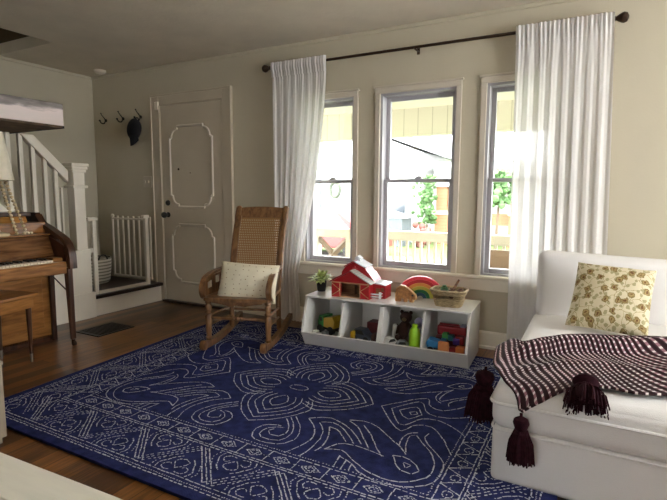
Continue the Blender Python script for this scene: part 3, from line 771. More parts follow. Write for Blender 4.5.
binpart('front_lip', lambda b: b.prism([(-.41, .002), (-.471, .109), (-.456, .112), (-.395, .004)], BW-.036, 'x', -BW+.018))
def onbin(x, y, z=0): return XF[bin_.name] @ Vector((x, y, z))
TOPZ = RT+.377; CUBZ = RT+.067

# ---------------- things on top of the bin
M['leaf'] = mat('variegated_leaf', 'a3b06a', .5, .45, 40)
M['potblk'] = mat('black_plastic_pot', '0e0e0e', .5, .1, 20)
pl = thing('potted_plant', 'small green leafy plant in a black pot on the toy bin', 'plant', (-1.885, -.41, TOPZ))
px, py, pz = -1.885, -.41, TOPZ
B().lathe([(.030, 0), (.032, .004), (.042, .075), (.043, .085), (.036, .085), (.034, .07), (.002, .068)], (px, py, pz), n=20).build('pot', M['potblk'], pl)
b = B(); rl = random.Random(3)
for k in range(70):
    a = rl.uniform(0, 6.28); el = rl.uniform(.1, 1.35); ln = rl.uniform(.07, .15)
    d = Vector((math.cos(a)*math.cos(el), math.sin(a)*math.cos(el), math.sin(el)*.8)); base = Vector((px, py, pz+.07)); tip = base+d*ln
    side = d.cross(Vector((0, 0, 1))).normalized()*rl.uniform(.011, .02); mid = base+d*ln*.62+Vector((0, 0, .012))
    st0 = base+d*ln*.25
    v = [b.bm.verts.new(q) for q in (st0, mid-side, tip-Vector((0, 0, .008)), mid+side, mid+Vector((0, 0, .004)))]
    for q in ((0, 1, 4), (1, 2, 4), (2, 3, 4), (3, 0, 4)): b.bm.faces.new([v[i] for i in q])
    b.tube([base, st0], .0015, 4)
b.build('foliage', M['leaf'], pl, True)

# toy barn (front faces the room)
M['barnred'] = mat('red_painted_wood', 'a3121c', .45, .08, 10)
M['barnwhite'] = mat('white_roof_board', 'd9dde2', .2, .03, 8)
M['pinewood'] = wood('bare_plywood', 'a87d55', 'caa27a', .5, 6)
M['barnin'] = wood('dark_barn_interior', '6e4a2c', '8d6640', .6, 6)
M['shingle'] = stripes_mat('grey_shingle_board', '8d8a84', 'a7a49c', .018, 0, .8)
ba = thing('toy_barn', 'red wooden toy barn with white roofs on the toy bin', 'toy barn', (-1.575, -.42, TOPZ), R(3)); ba.scale = (1.04, 1.04, 1.06)
XFb = XF[ba.name]
def bp(name, fn, m, parent=None, smooth=False):
    b = B(); fn(b); return b.build(name, m, parent or ba, smooth, world=False)
# local frame: x -.15..+.15 front width, y front -.11 .. back .12
def gamb(w, h0, hk, ht): return [(-w, 0), (-w, h0), (-w*.62, hk), (0, ht), (w*.62, hk), (w, h0), (w, 0)]
# lower front shed with wide doorway
fw_, fd = .145, .05
bp('front_wall', lambda b: (b.box(-fw_, -.075, -.115, -.10, 0, .105), b.box(.075, fw_, -.115, -.10, 0, .105), b.prism([(-fw_-.005, .105), (-.0, .185), (fw_+.005, .105)], .015, 'y', -.115)), M['barnred'])
bp('side_wall', lambda b: (b.box(-fw_, -fw_+.012, -.10, .11, 0, .105), b.box(fw_-.012, fw_, -.10, .11, 0, .105), b.box(-fw_+.012, fw_-.012, .098, .11, 0, .105)), M['barnred'])
bp('barn_floor', lambda b: b.box(-fw_+.012, fw_-.012, -.112, .098, 0, .008), M['pinewood'])
bp('inner_wall', lambda b: (b.box(-fw_+.012, fw_-.012, .02, .028, .008, .105), b.box(-.02, .0, -.03, .02, .008, .105)), M['barnin'])
bp('loft', lambda b: (b.prism([(-.105, .105), (-.105, .165), (-.075, .205), (0, .245), (.075, .205), (.105, .165), (.105, .105)], .14, 'y', -.03)), M['barnred'])
bp('loft_hatch', lambda b: (b.box(-.018, .018, -.036, -.03, .165, .2), b.box(-.004, .004, -.038, -.03, .15, .215)), mat('faded_red_hatch', 'b5454a', .5, .06, 10))
def roofpanel(x0, z0, x1, z1, y0, y1, t=.006):
    d = Vector((x1-x0, z1-z0)).normalized(); n = Vector((-d.y, d.x))*t
    return [(x0, z0), (x1, z1), (x1+n.x, z1+n.y), (x0+n.x, z0+n.y)], y0, y1
for nm, args, m in (('roof_panel', (-.012, .248, .082, .204, -.04, .12), M['barnwhite']), ('roof_panel', (-.082, .204, .0, .248, -.04, .12), M['barnred']), ('shed_roof', (.0, .19, fw_+.012, .104, -.125, -.03), M['shingle']), ('shed_roof', (-fw_-.012, .104, 0, .19, -.125, -.03), M['barnred'])):
    pts_, y0, y1 = roofpanel(*args); bp(nm, lambda b: b.prism(pts_, y1-y0, 'y', y0), m)
bp('side_roof', lambda b: b.prism([(.10, .165), (.145, .107), (.15, .112), (.105, .171)], .15, 'y', -.03), M['barnred'])
# annex on the right with flat white roof
bp('annex', lambda b: (b.box(fw_, .235, -.04, .09, 0, .098), ), M['barnred'])
bp('annex_roof', lambda b: b.prism([(fw_-.002, .104), (.243, .092), (.243, .1), (fw_-.002, .112)], .15, 'y', -.05), M['barnwhite'])
bp('annex_window', lambda b: (b.box(.168, .198, -.043, -.04, .03, .07), b.box(.205, .225, -.043, -.04, .05, .075)), M['barnin'])
bp('cupola', lambda b: (b.box(-.02, .02, .02, .06, .24, .262), b.prism([(-.028, .262), (0, .282), (.028, .262)], .05, 'y', .015)), M['barnwhite'])
for sg in (-1, 1):   # X-braced doors folded open beside the doorway
    def xd(b):
        b.box(sg*.11-.034, sg*.11+.034, -.119, -.115, .005, .1)
    d_ = bp('barn_door', xd, M['barnred'])
    def xb(b):
        x0, x1 = sg*.11-.033, sg*.11+.033
        for q0, q1 in (((x0, .008), (x1, .052)), ((x0, .097), (x1, .052))) if sg < 0 else (((x1, .008), (x0, .052)), ((x1, .097), (x0, .052))):
            b.tube([(q0[0], -.121, q0[1]), (q1[0], -.121, q1[1])], .0028, 4)
        b.tube([((x1 if sg < 0 else x0), -.121, .005), ((x1 if sg < 0 else x0), -.121, .1)], .003, 4)
    bp('door_trim', xb, M['pinewood'], d_)
bp('door_lintel', lambda b: b.box(-fw_+.005, fw_-.005, -.121, -.115, .1, .108), M['pinewood'])
# fence in front of the annex: separate toy
fe = thing('toy_fence', 'small white wooden toy fence beside the red barn', 'toy fence', (-1.385, -.485, TOPZ), R(20))
def fp(name, fn): b = B(); fn(b); return b.build(name, M['barnwhite'], fe, False, world=False)
for x, y in ((-.05, 0), (.03, -.02), (.055, .06)): fp('fence_post', lambda b: b.box(x-.009, x+.009, y-.007, y+.007, 0, .056, .001))
for p, q in (((-.05, 0), (.03, -.02)), ((.03, -.02), (.055, .06))):
    for z in (.018, .038): fp('fence_rail', lambda b: b.tube([(p[0], p[1], z), (q[0], q[1], z)], .006, 4))

# wooden bear
M['bearwood'] = wood('carved_brown_wood', '7a4f2a', 'a9743f', .5, 9, (6, 6, 6)); M['bearedge'] = wood('pale_wood_edge', 'b58a58', 'd8b483', .5, 7)
be = thing('wooden_bear', 'carved wooden bear figure beside the rainbow stacker', 'toy animal', (-1.165, -.455, TOPZ), R(6)); be.scale = (1.13, 1.1, 1.15)
prof_b = [(-.066, 0), (-.068, .05), (-.06, .085), (-.035, .105), (-.005, .1), (.025, .08), (.05, .06), (.066, .045), (.07, .022), (.06, .015), (.052, .022), (.05, 0), (.03, 0), (.026, .02), (.012, .02), (.01, 0), (-.01, 0), (-.014, .024), (-.03, .024), (-.034, 0)]
b = B(); b.prism(prof_b, .03, 'y', -.015, .002); b.build('bear_body', M['bearedge'], be, False, world=False)
pf2 = [(x*.9, .004+z*.92) for x, z in prof_b]
B().prism(pf2, .004, 'y', -.0185).build('carved_face', M['bearwood'], be, False, world=False)
b = B(); b.lathe([(.006, 0), (.006, .002)], (.045, -.0185, .046), (0, -1, 0), 8); b.build('eye', M['black'], be, world=False)

# rainbow stacker: six nested arches, one toy
ra = thing('rainbow_stacker', 'wooden rainbow of nested coloured arches leaning by the basket', 'toy rainbow', (-1.12, -.275, TOPZ), R(20)); ra.scale = (1.2, 1, 1.2)
cols = [('c8303c', 'coral red'), ('a01420', 'red'), ('c8823c', 'orange'), ('a8a040', 'yellow green'), ('1f6a3c', 'green'), ('1d4a66', 'blue')]
for k, (c, nm) in enumerate(cols):
    ro = .148-k*.022; ri = ro-.021
    pts = [(ro*math.cos(t)*.98, ro*math.sin(t)*.92) for t in [math.pi*i/24 for i in range(25)]]+[(ri*math.cos(t)*.98, ri*math.sin(t)*.92) for t in [math.pi*(24-i)/24 for i in range(25)]]
    o = B().prism(pts, .045, 'y', -.022).build('arch', mat('rainbow_'+nm.replace(' ', '_'), c, .5, .08, 15), ra, False, world=False); o['label'] = nm+' arch'

# seagrass basket with little items
M['seagrass'] = mat('woven_seagrass', 'a8946f', .85, .45, 55, .9, 120, stretch=(1, 1, 5))
bs = thing('woven_basket', 'rectangular seagrass basket on the right end of the toy bin', 'basket', (-.865, -.42, TOPZ), R(2)); bs.scale = (1.1, 1.1, 1.1)
def ring(hx, hy, z, n=40, p=4):
    out = []
    for i in range(n):
        t = 2*math.pi*i/n; c_, s_ = math.cos(t), math.sin(t)
        k = (abs(c_)**p+abs(s_)**p)**(-1/p); out.append((hx*c_*k, hy*s_*k, z))
    return out
b = B(); lev = [(.075, .055, 0), (.082, .062, .02), (.088, .068, .04), (.094, .074, .06), (.1, .08, .08), (.105, .085, .098)]
rg = []
for hx, hy, z in lev: rg.append([b.bm.verts.new(p) for p in ring(hx, hy, z)])
for i in range(len(rg)-1):
    for k in range(40):
        if i == 3 and (k in (28, 29, 30, 31, 32) or k in (8, 9, 10, 11, 12)): continue
        b.bm.faces.new((rg[i][k], rg[i][(k+1) % 40], rg[i+1][(k+1) % 40], rg[i+1][k]))
b.bm.faces.new(rg[0][::-1]); bmesh.ops.solidify(b.bm, geom=b.bm.faces[:], thickness=.006)
for i in range(0, 9):
    z = .005+i*.0105
    if 5 <= i <= 6: continue
    hx = .076+.03*z/.098; hy = .056+.03*z/.098; b.tube(ring(hx, hy, z), .005, 6, close=True)
b.build('basket_body', M['seagrass'], bs, True, world=False)
b = B(); b.tube(ring(.107, .087, .1), .009, 8, close=True); b.build('rim', M['seagrass'], bs, True, world=False)
def inb(x, y, z): return XF[bs.name] @ Vector((x*1.1, y*1.1, z*1.1))
M['green'] = mat('dark_green_felt', '3a5c36', .8, .3, 30); M['stick'] = wood('brown_twig', '4a2e1e', '7a5636', .6, 8); M['cone'] = mat('pine_cone_brown', '5b3d28', .8, .4, 50)
def cone(name, lab, c, rad, m, cat):
    t = thing(name, lab, cat, tuple(c)); b = B()
    for k in range(7):
        z = k*rad*.32; q = rad*math.sin(math.pi*(k+1.2)/8.6)
        b.lathe([(q*.55, z-rad*.05), (q, z+rad*.12), (q*.7, z+rad*.3)], tuple(c), n=9)
    return b.build('scales', m, t)
cone('toy_artichoke', 'green leafy toy ball in the seagrass basket, at the left', inb(-.035, .015, .055), .034, M['green'], 'toy food')
cone('pine_cone', 'brown pine cone in the seagrass basket below the stick', inb(.02, -.02, .05), .033, M['cone'], 'pine cone')
cone('pine_cone', 'pine cone in the seagrass basket near its right end', inb(.065, .02, .045), .033, M['cone'], 'pine cone')
b = B(); p0, p1 = inb(.0, -.02, .06), inb(.055, .02, .165); b.tube([p0, p0.lerp(p1, .5)+Vector((.004, 0, 0)), p1], [.014, .011, .007], 8)
tag(b.build('wooden_stick', M['stick']), 'dark brown stick poking out of the seagrass basket', 'stick')

# ---------------- toys in the cubbies
T = lambda n, c, rg=.4: mat('toy_'+n, c, rg, .08, 15)
tm = dict(yel=T('yellow', 'b89420'), grn=T('green', '2f7a35'), blk=T('black', '131313'), pink=T('magenta', 'a02048'), wht=T('white', 'c9c6c2'), gry=T('grey', '6a6d72'), lime=T('lime', '8fc423'), red=T('red', '8f1418'), blu=T('blue', '2b78b0'), org=T('orange', 'd07030'), pur=T('purple', '4a2a78'), brn=T('brown', '3a2018', .9), mar=T('maroon', '57191c'), tan=T('tan', 'a58b62'), teal=T('teal', '1c5a5c'), lav=T('lavender', '8d86a0'))
def truck(name, label, x, y, rz, L_, w, h, cab, bed, z=CUBZ, cat='toy truck'):
    c = onbin(x, y); t = thing(name, label, cat, (c.x, c.y, z), rz)
    def P(nm, fn, m, sm=False): b = B(); fn(b); return b.build(nm, m, t, sm, world=False)
    P('chassis', lambda b: b.box(-L_/2, L_/2, -w/2*.8, w/2*.8, h*.2, h*.36, .003), tm['blk'])
    P('cab', lambda b: b.prism([(L_*.15, h*.36), (L_*.5, h*.36), (L_*.5, h*.62), (L_*.40, h*.95), (L_*.15, h*.95)], w, 'y', -w/2, .004), cab)
    P('cab_window', lambda b: b.box(L_*.22, L_*.36, -w/2-.001, w/2+.001, h*.65, h*.86), tm['blk'])
    P('dump_bed', lambda b: b.prism([(-L_*.5, h*.36), (L_*.12, h*.36), (L_*.12, h*.85), (-L_*.42, h*1.0), (-L_*.56, h*.75)], w*1.05, 'y', -w*.525, .004), bed)
    wh = P('wheel', lambda b: b.lathe([(h*.1, -w*.1), (h*.23, -w*.1), (h*.23, w*.1), (h*.1, w*.12)], (-L_*.32, -w*.45, h*.23), (0, 1, 0), 14), tm['blk'], True)
    for q in ((L_*.64, 0, 0), (0, w*.9, 0), (L_*.64, w*.9, 0)): copy_part(wh, t, q)
    return t
def car(name, label, x, y, rz, L_, w, h, m, z=CUBZ, cat='toy car'):
    c = onbin(x, y); t = thing(name, label, cat, (c.x, c.y, z), rz)
    def P(nm, fn, mm, sm=False): b = B(); fn(b); return b.build(nm, mm, t, sm, world=False)
    P('car_body', lambda b: b.prism([(-L_/2, h*.2), (L_/2, h*.2), (L_/2, h*.5), (L_*.28, h*.58), (L_*.12, h), (-L_*.3, h), (-L_*.46, h*.58), (-L_/2, h*.55)], w, 'y', -w/2, .004), m)
    P('car_window', lambda b: b.prism([(L_*.2, h*.6), (L_*.09, h*.93), (-L_*.27, h*.93), (-L_*.38, h*.6)], w+.002, 'y', -w/2-.001), tm['blk'])
    wh = P('wheel', lambda b: b.lathe([(h*.1, -w*.1), (h*.24, -w*.1), (h*.24, w*.1), (h*.1, w*.12)], (-L_*.3, -w*.45, h*.24), (0, 1, 0), 14), tm['blk'], True)
    for q in ((L_*.6, 0, 0), (0, w*.9, 0), (L_*.6, w*.9, 0)): copy_part(wh, t, q)
    return t
# cubby 1 (leftmost): yellow and green dump truck, magenta toy, white block
truck('toy_dump_truck', 'yellow and green toy dump truck in the leftmost cubby', -1.085, -.25, R(165), .17, .11, .145, tm['grn'], tm['yel'])
c = onbin(-.96, -.20); t = thing('plush_toy', 'magenta plush toy at the right of the leftmost cubby', 'plush toy', (c.x, c.y, CUBZ))
B().ball((c.x, c.y, CUBZ+.05), .042, .04, .052, 14).build('plush_body', tm['pink'], t); B().ball((c.x, c.y-.01, CUBZ+.118), .032, .03, .032, 14).build('plush_head', tm['pink'], t)
for sx in (-1, 1): B().ball((c.x+sx*.02, c.y-.005, CUBZ+.15), .010, .008, .02, 8).build('plush_ear', tm['pink'], t)
for k, (dx, nm) in enumerate(((-.10, 'toy_block'), (-.02, 'toy_block'))):
    c = onbin(-1.05+dx, -.375); b = B(); b.box(c.x-.022, c.x+.022, c.y-.02, c.y+.02, CUBZ, CUBZ+.042, .004, 2)
    tag(b.build(nm, tm['wht' if k == 0 else 'gry'], None, False), ['white toy block in front of the dump truck, leftmost cubby', 'grey toy block in front of the magenta toy, leftmost cubby'][k], 'toy block')
# cubby 2
car('toy_car', 'dark toy car with yellow trim in the second cubby from the left', -.78, -.33, R(-8), .165, .08, .09, mat('toy_slate_blue', '3c4654', .4, .1, 15))
c = onbin(-.84, -.36); b = B(); b.box(c.x-.012, c.x+.012, c.y-.04, c.y+.04, CUBZ, CUBZ+.075, .004); tag(b.build('toy_block', tm['yel'], None, False), 'upright yellow toy block left of the dark toy car, second cubby', 'toy block')
c = onbin(-.70, -.22); b = B(); b.box(c.x-.075, c.x+.06, c.y-.05, c.y+.06, CUBZ, CUBZ+.125, .008, 3); tag(b.build('toy_box', tm['mar'], None, False), 'dark maroon toy box at the back of the second cubby', 'toy box')
c = onbin(-.665, -.37); b = B(); b.lathe([(.03, 0), (.034, .01), (.034, .06), (.025, .075), (.012, .08)], (c.x, c.y, CUBZ), n=16); tag(b.build('toy_cup', tm['brn']), 'dark brown toy cup at the right of the second cubby', 'toy cup')
# cubby 3
c = onbin(-.50, -.20); t = thing('teddy_bear', 'dark brown plush teddy bear in the third cubby from the left', 'plush toy', (c.x, c.y, CUBZ))
B().ball((c.x, c.y, CUBZ+.075), .055, .05, .075, 16).build('bear_body', tm['brn'], t); B().ball((c.x+.01, c.y-.01, CUBZ+.18), .045, .042, .042, 16).build('bear_head', tm['brn'], t)
for sx in (-1, 1):
    B().ball((c.x+.01+sx*.034, c.y-.005, CUBZ+.215), .015, .01, .015, 10).build('ear', tm['brn'], t); B().ball((c.x+sx*.052, c.y-.03, CUBZ+.09), .02, .025, .04, 10).build('arm', tm['brn'], t); B().ball((c.x+sx*.035, c.y-.06, CUBZ+.03), .026, .04, .026, 10).build('leg', tm['brn'], t)
B().ball((c.x+.01, c.y-.052, CUBZ+.172), .018, .012, .014, 10).build('muzzle', tm['tan'], t)
c = onbin(-.375, -.385); t = thing('lime_bottle', 'lime green toy bottle in the third cubby from the left', 'bottle', (c.x, c.y, CUBZ), 0)
B().lathe([(.032, 0), (.038, .006), (.04, .11), (.034, .145), (.02, .165)], (c.x, c.y, CUBZ), n=20).build('bottle_body', tm['lime'], t)
B().lathe([(.018, .163), (.02, .166), (.02, .182), (.009, .185)], (c.x, c.y, CUBZ), n=16).build('bottle_cap', tm['lime'], t)
c = onbin(-.37, -.29); b = B(); b.ball((c.x, c.y, CUBZ+.175), .035, n=16); b.lathe([(.03, 0), (.022, .06), (.03, .13)], (c.x, c.y, CUBZ), n=14)
tag(b.build('toy_globe', tm['lav']), 'lavender grey toy ball on a stand behind the lime bottle', 'toy ball')
car('toy_car', 'black and white toy car at the left of the third cubby', -.555, -.36, R(60), .11, .06, .06, tm['wht'])
car('toy_car', 'grey toy car in front of the teddy bear, third cubby', -.455, -.375, R(20), .10, .055, .055, tm['gry'])
c = onbin(-.555, -.30); b = B(); b.tube([(c.x-.01, c.y, CUBZ), (c.x, c.y, CUBZ+.07), (c.x+.012, c.y, CUBZ+.14)], [.014, .012, .015], 10); tag(b.build('toy_rattle', tm['wht']), 'upright white toy rattle at the left of the third cubby', 'toy rattle')
# cubby 4 (rightmost)
c = onbin(-.155, -.20); t = thing('toy_fire_engine', 'long red toy vehicle on top of the pile in the rightmost cubby', 'toy truck', (c.x, c.y, CUBZ+.085), R(4))
b = B(); b.rbox((0, 0, .038), (.1, .038, .034), .012, 3); b.build('engine_body', tm['red'], t, True, world=False)
b = B(); b.rbox((.075, 0, .068), (.02, .032, .014), .008, 3); b.build('engine_cab', tm['lav'], t, True, world=False)
b = B(); b.box(-.09, .045, -.012, .012, .072, .082, .002); b.build('ladder', tm['red'], t, False, world=False)
c = onbin(-.16, -.19)
b = B(); b.box(c.x-.1, c.x+.1, c.y-.05, c.y+.05, CUBZ, CUBZ+.085, .006); tag(b.build('toy_box', tm['mar'], None, False), 'dark red toy box under the red vehicle, rightmost cubby', 'toy box')
truck('toy_truck', 'blue toy truck at the front left of the rightmost cubby', -.225, -.34, R(8), .13, .08, .09, tm['blu'], tm['blu'])
for dx, dy, z0, s_, m, nm in ((-.185, -.27, .075, .022, 'grn', 'green toy block between blue truck and red vehicle, rightmost cubby'), (-.145, -.28, .072, .02, 'teal', 'teal toy block beside the green one, rightmost cubby'), (-.08, -.30, .06, .028, 'red', 'red toy block above the orange one, rightmost cubby'), (-.065, -.36, .0, .030, 'org', 'orange toy block at the right end of the rightmost cubby'), (-.115, -.36, .0, .026, 'red', 'red toy block beside the blue truck, rightmost cubby'), (-.10, -.32, .058, .022, 'pur', 'purple toy block in the pile of the rightmost cubby')):
    c = onbin(dx, dy); b = B(); b.rbox((c.x, c.y, CUBZ+z0+s_), (s_, s_, s_), s_*.3, 3); tag(b.build('toy_block', tm[m]), nm, 'toy block')
c = onbin(-.17, -.405); b = B(); b.rbox((c.x, c.y, CUBZ+.048), (.036, .018, .046), .012, 3); tag(b.build('toy_block', mat('toy_peach', 'd58a52', .5, .08, 15)), 'peach orange toy block at the front lip of the rightmost cubby', 'toy block')

# ---------------------------------------------------------------- rocking chair
rz = R(19.5); chair = thing('rocking_chair', 'honey brown wooden rocking chair with cane back, beside the door', 'rocking chair', (-2.275, -.962, RT), rz)
def cpz(nm, fn, m=None, parent=None, sm=True, **k): b = B(); fn(b); return b.build(nm, m or M['chair'], parent or chair, sm, world=False, **k)
SZ = .36
def seat(b):
    n = 20; pts = []
    front = [(-.255, -.03), (-.24, -.055), (-.2, -.06), (0, -.065), (.2, -.06), (.24, -.055), (.255, -.03)]
    pts = front+[(.215, .42), (-.215, .42)]
    b.prism(pts, .026, 'z', SZ, .006)
cpz('seat', seat, sm=False)
cpz('apron', lambda b: b.prism([(-.19, .36), (.19, .36), (.19, .345), (.12, .335), (.06, .322), (0, .33), (-.06, .322), (-.12, .335), (-.19, .345)], .016, 'y', -.03), sm=False)
def leg_prof(h): return [(.018, 0), (.019, .03*h), (.026, .07*h), (.018, .1*h), (.021, .2*h), (.023, .42*h), (.026, .6*h), (.019, .64*h), (.028, .69*h), (.019, .74*h), (.024, .80*h), (.024, .86*h), (.018, .9*h), (.026, .94*h), (.02, h)]
for sx in (-1, 1): cpz('leg', lambda b: b.lathe(leg_prof(SZ-.055), (sx*.228, 0, .055), n=16))
for sx in (-1, 1): cpz('leg', lambda b: b.tube([(sx*.20, .40, .05), (sx*.195, .395, SZ)], .02, 12))
def rk(b, sx):
    P = []
    for i in range(25):
        y = -.11+.80*i/24; zc = .028+.22*(y-.17)**2
        P.append((y, zc))
    up = [(y, z+.024) for y, z in P]; lo = [(y, z-.024) for y, z in P]
    hull = [(-.135, .058)]+up[1:]+lo[::-1]
    b.prism(hull, .04, 'x', sx*.225-.02 if sx > 0 else sx*.225-.02, .006)
    # round nose
    b.lathe([(.01, -.024), (.034, -.02), (.038, 0), (.034, .02), (.01, .024)], (sx*.225, -.105, .046), (1, 0, 0), 14)
for sx in (-1, 1): cpz('rocker', lambda b: rk(b, sx), sm=False)
ringp = [(.009, -.225), (.012, -.15), (.013, -.04), (.020, -.03), (.013, -.018), (.022, 0), (.013, .018), (.020, .03), (.013, .04), (.012, .15), (.009, .225)]
cpz('stretcher', lambda b: b.lathe(ringp, (0, 0, .225), (1, 0, 0), 12))
cpz('stretcher', lambda b: b.tube([(-.2, .4, .2), (.2, .4, .2)], .011, 8))
for sx in (-1, 1):
    for z in (.17, .245): cpz('stretcher', lambda b: b.tube([(sx*.226, 0, z), (sx*.2, .4, z-.02)], [.009, .009], 8))
def bx_(t): # back curve: (y,z) along post
    P = spline([(.40, SZ, 0), (.43, .50, 0), (.475, .66, 0), (.55, .85, 0), (.64, 1.02, 0)], 6); i = t*(len(P)-1); k = min(int(i), len(P)-2); q = P[k].lerp(P[k+1], i-k); return q.x, q.y
for sx in (-1, 1):
    def post(b):
        b.grid(lambda u_, v_: (0, 0, 0), 1, 1) if False else None
        pts = []
        for i in range(17):
            t = i/16; y, z = bx_(t); pts.append((sx*(.196+.008*t), y, z))
        b.tube(pts, [.022+.004*math.sin(3.1*i/16)+(.006 if i > 13 else 0) for i in range(17)], 8, flat=.8)
        b.ball(pts[-1], .024, .02, .02, 10)
    cpz('back_post', post)
def slab(b, t0, t1, w0, w1, th, bow=0):
    def fn(u_, v_):
        t = t0+(t1-t0)*v_; y, z = bx_(t); x = (u_*2-1)*(w0+(w1-w0)*v_); return (x, y-.004, z+bow*(1-(u_*2-1)**2)*v_)
    b.grid(fn, 14, 10, None, th)
cpz('crest_rail', lambda b: slab(b, .87, 1.0, .20, .20, .026, .012))
cpz('back_rail', lambda b: slab(b, .10, .17, .2, .2, .024))
for s0 in (-1, 1):
    def stile(b):
        def fn(u_, v_):
            t = .15+.73*v_; y, z = bx_(t); x = s0*(.165+.035*u_); return (x, y-.006, z)
        b.grid(fn, 3, 14, None, .02)
    cpz('back_stile', stile)
cpz('cane_panel', lambda b: slab(b, .16, .88, .172, .172, .004), M['cane'])
for sx in (-1, 1):
    def xat(y): return sx*(.25-.10*max(0, y))
    path = spline([(.45, .55, 0), (.34, .55, 0), (.2, .545, 0), (.08, .535, 0), (0, .51, 0), (-.038, .475, 0), (-.05, .435, 0), (-.03, .398, 0), (.0, .382, 0)], 5)
    def arm(b):
        def fn(u_, v_):
            i = v_*(len(path)-1); k = min(int(i), len(path)-2); q = path[k].lerp(path[k+1], i-k); return (xat(q.x)-.02+.04*u_, q.x, q.y)
        b.grid(fn, 3, 36, None, .018)
    cpz('arm', arm)
    def panel(b):
        # side board under the arm with two pierced slots
        def zt(y):
            best = .53
            for p, q in zip(path, path[1:]):
                if min(p.x, q.x) <= y <= max(p.x, q.x) and p.y > .45: best = p.y
            return best-.012
        ys = [-.04+.02*i for i in range(23)]
        nz_ = 8
        V = [[b.bm.verts.new((xat(y), y, SZ+.026+(zt(max(y, -.03))-(.04 if y < -.02 else 0)-SZ-.026)*j/nz_)) for j in range(nz_+1)] for y in ys]
        for i in range(len(ys)-1):
            for j in range(nz_):
                if (4 <= i <= 6 and 3 <= j <= 5) or (10 <= i <= 12 and 4 <= j <= 6): continue
                b.bm.faces.new((V[i][j], V[i+1][j], V[i+1][j+1], V[i][j+1]))
        bmesh.ops.solidify(b.bm, geom=b.bm.faces[:], thickness=.012)
    cpz('arm_panel', panel, sm=False)
# pillow on the rocking chair
mtx = XF[chair.name] @ Matrix.Translation((.05, .09, .385+.098)) @ Matrix.Rotation(R(3), 4, 'Y') @ Matrix.Rotation(R(72), 4, 'X')
b = B(); b.pillow(.228, .145, .075, mtx, 22, .05, 4)
tag(b.build('lumbar_pillow', M['pil_dot'], None, True, auto=180), 'cream rectangular pillow with small brown specks on the rocking chair', 'pillow')

# ================================================================ CHAISE
ch = thing('chaise_sofa', 'white slipcovered chaise lounge at the right by the window', 'chaise', (.22, -1.0, 0))
CX0, CX1, CY0, CY1 = -.32, .78, -1.785, -.16
cxm, cym = (CX0+CX1)/2, (CY0+CY1)/2; hxm, hym = (CX1-CX0)/2, (CY1-CY0)/2
b = B(); b.rbox((cxm, cym, .120), (hxm, hym, .114), .022, 5, lambda p, q: Vector((q.x, q.y+(.004*math.sin(q.x*9) if p.y < -.9 else 0), q.z))); b.build('base', M['slip'], ch)
def puff(p, q):
    k = (1-p.x**4)*(1-p.y**6) if p.z > 0 else 0
    return Vector((q.x, q.y, q.z+(.035*k if p.z > .5 else 0)))
b = B(); b.rbox((cxm, cym, .31), (hxm+.006, hym+.006, .085), .05, 6, puff); b.build('seat_cushion', M['slip'], ch)
def welt(z, e=.004, rad=.0055, rc=.04):
    P = []
    for cx_, cy_, a0 in ((CX1+e-rc, CY1-rc, 0), (CX0-e+rc, CY1-rc, 90), (CX0-e+rc, CY0-e+rc, 180), (CX1+e-rc, CY0-e+rc, 270)):
        for k in range(6): a = R(a0+90*k/5); P.append((cx_+rc*math.cos(a), cy_+rc*math.sin(a), z))
    return P
b = B(); b.tube(welt(.338, .010), .006, 6, close=True); b.build('piping', M['slip'], ch)
b = B(); b.tube(welt(.228, .003), .005, 6, close=True); b.build('piping', M['slip'], ch)
for x in (CX0+.07, CX1-.07):
    for y in (CY0+.07, CY1-.07): B().lathe([(.022, 0), (.028, .03)], (x, y, 0), n=12).build('foot', M['darkwood'], ch)
# back cushion, leaning slightly
def bk_fn(p, q):
    k = (1-p.x**4)*(1-p.z**4)
    return Vector((q.x, q.y-.03*k*(1 if p.y < 0 else 0), q.z-.03*(p.x+1)/2*(1 if p.z > 0 else 0)))
b = B(); b.rbox((0, 0, .215), (.53, .10, .215), .055, 6, bk_fn); b.bm.transform(Matrix.Translation((cxm-.01, -.375, .375)) @ Matrix.Rotation(R(-5), 4, 'X')); b.build('back_cushion', M['slip'], ch)
b = B(); b.rbox((cxm, -.215, .42), (hxm-.03, .05, .30), .035, 5); b.build('back_frame', M['slip'], ch)

# floral pillow
mtx = Matrix.Translation((.092, -.745, .605)) @ Matrix.Rotation(R(-4), 4, 'Z') @ Matrix.Rotation(R(50), 4, 'X') @ Matrix.Rotation(R(-3), 4, 'Z')
b = B(); b.pillow(.19, .205, .07, mtx, 24, .04, 9)
tag(b.build('floral_pillow', M['floral'], None, True, auto=180), 'square cream pillow with brown and olive flowers on the chaise', 'pillow')

# throw blanket
def seat_z(x, y):
    px_, py_ = (x-cxm)/hxm, (y-cym)/hym
    if abs(px_) > 1 or abs(py_) > 1: return .33
    z = .395+.035*(1-px_**4)*(1-py_**6)
    # rounded rim
    d = min(x-CX0, CX1-x, y-CY0, CY1-y)
    if d < .05: z -= .05-math.sqrt(max(0, .05**2-(.05-d)**2))
    return z
front = spline([(-.205, -1.812, .325), (-.15, -1.795, .366), (-.09, -1.765, .398), (-.03, -1.715, .422), (.03, -1.69, .428), (.085, -1.68, .43), (.165, -1.69, .43), (.27, -1.66, .433), (.45, -1.62, .435), (.62, -1.60, .43), (.76, -1.6, .41)], 8)
back = spline([(-.375, -1.33, .33), (-.31, -1.24, 0), (-.24, -1.17, 0), (-.16, -1.09, 0), (-.06, -1.02, 0), (.03, -1.0, 0), (.1, -.97, 0), (.19, -.92, 0), (.35, -.86, 0), (.55, -.82, 0), (.78, -.8, 0)], 8)
left = spline([(-.375, -1.33, .33), (-.372, -1.45, .30), (-.36, -1.56, .31), (-.33, -1.66, .335), (-.29, -1.74, .35), (-.205, -1.808, .325)], 8)
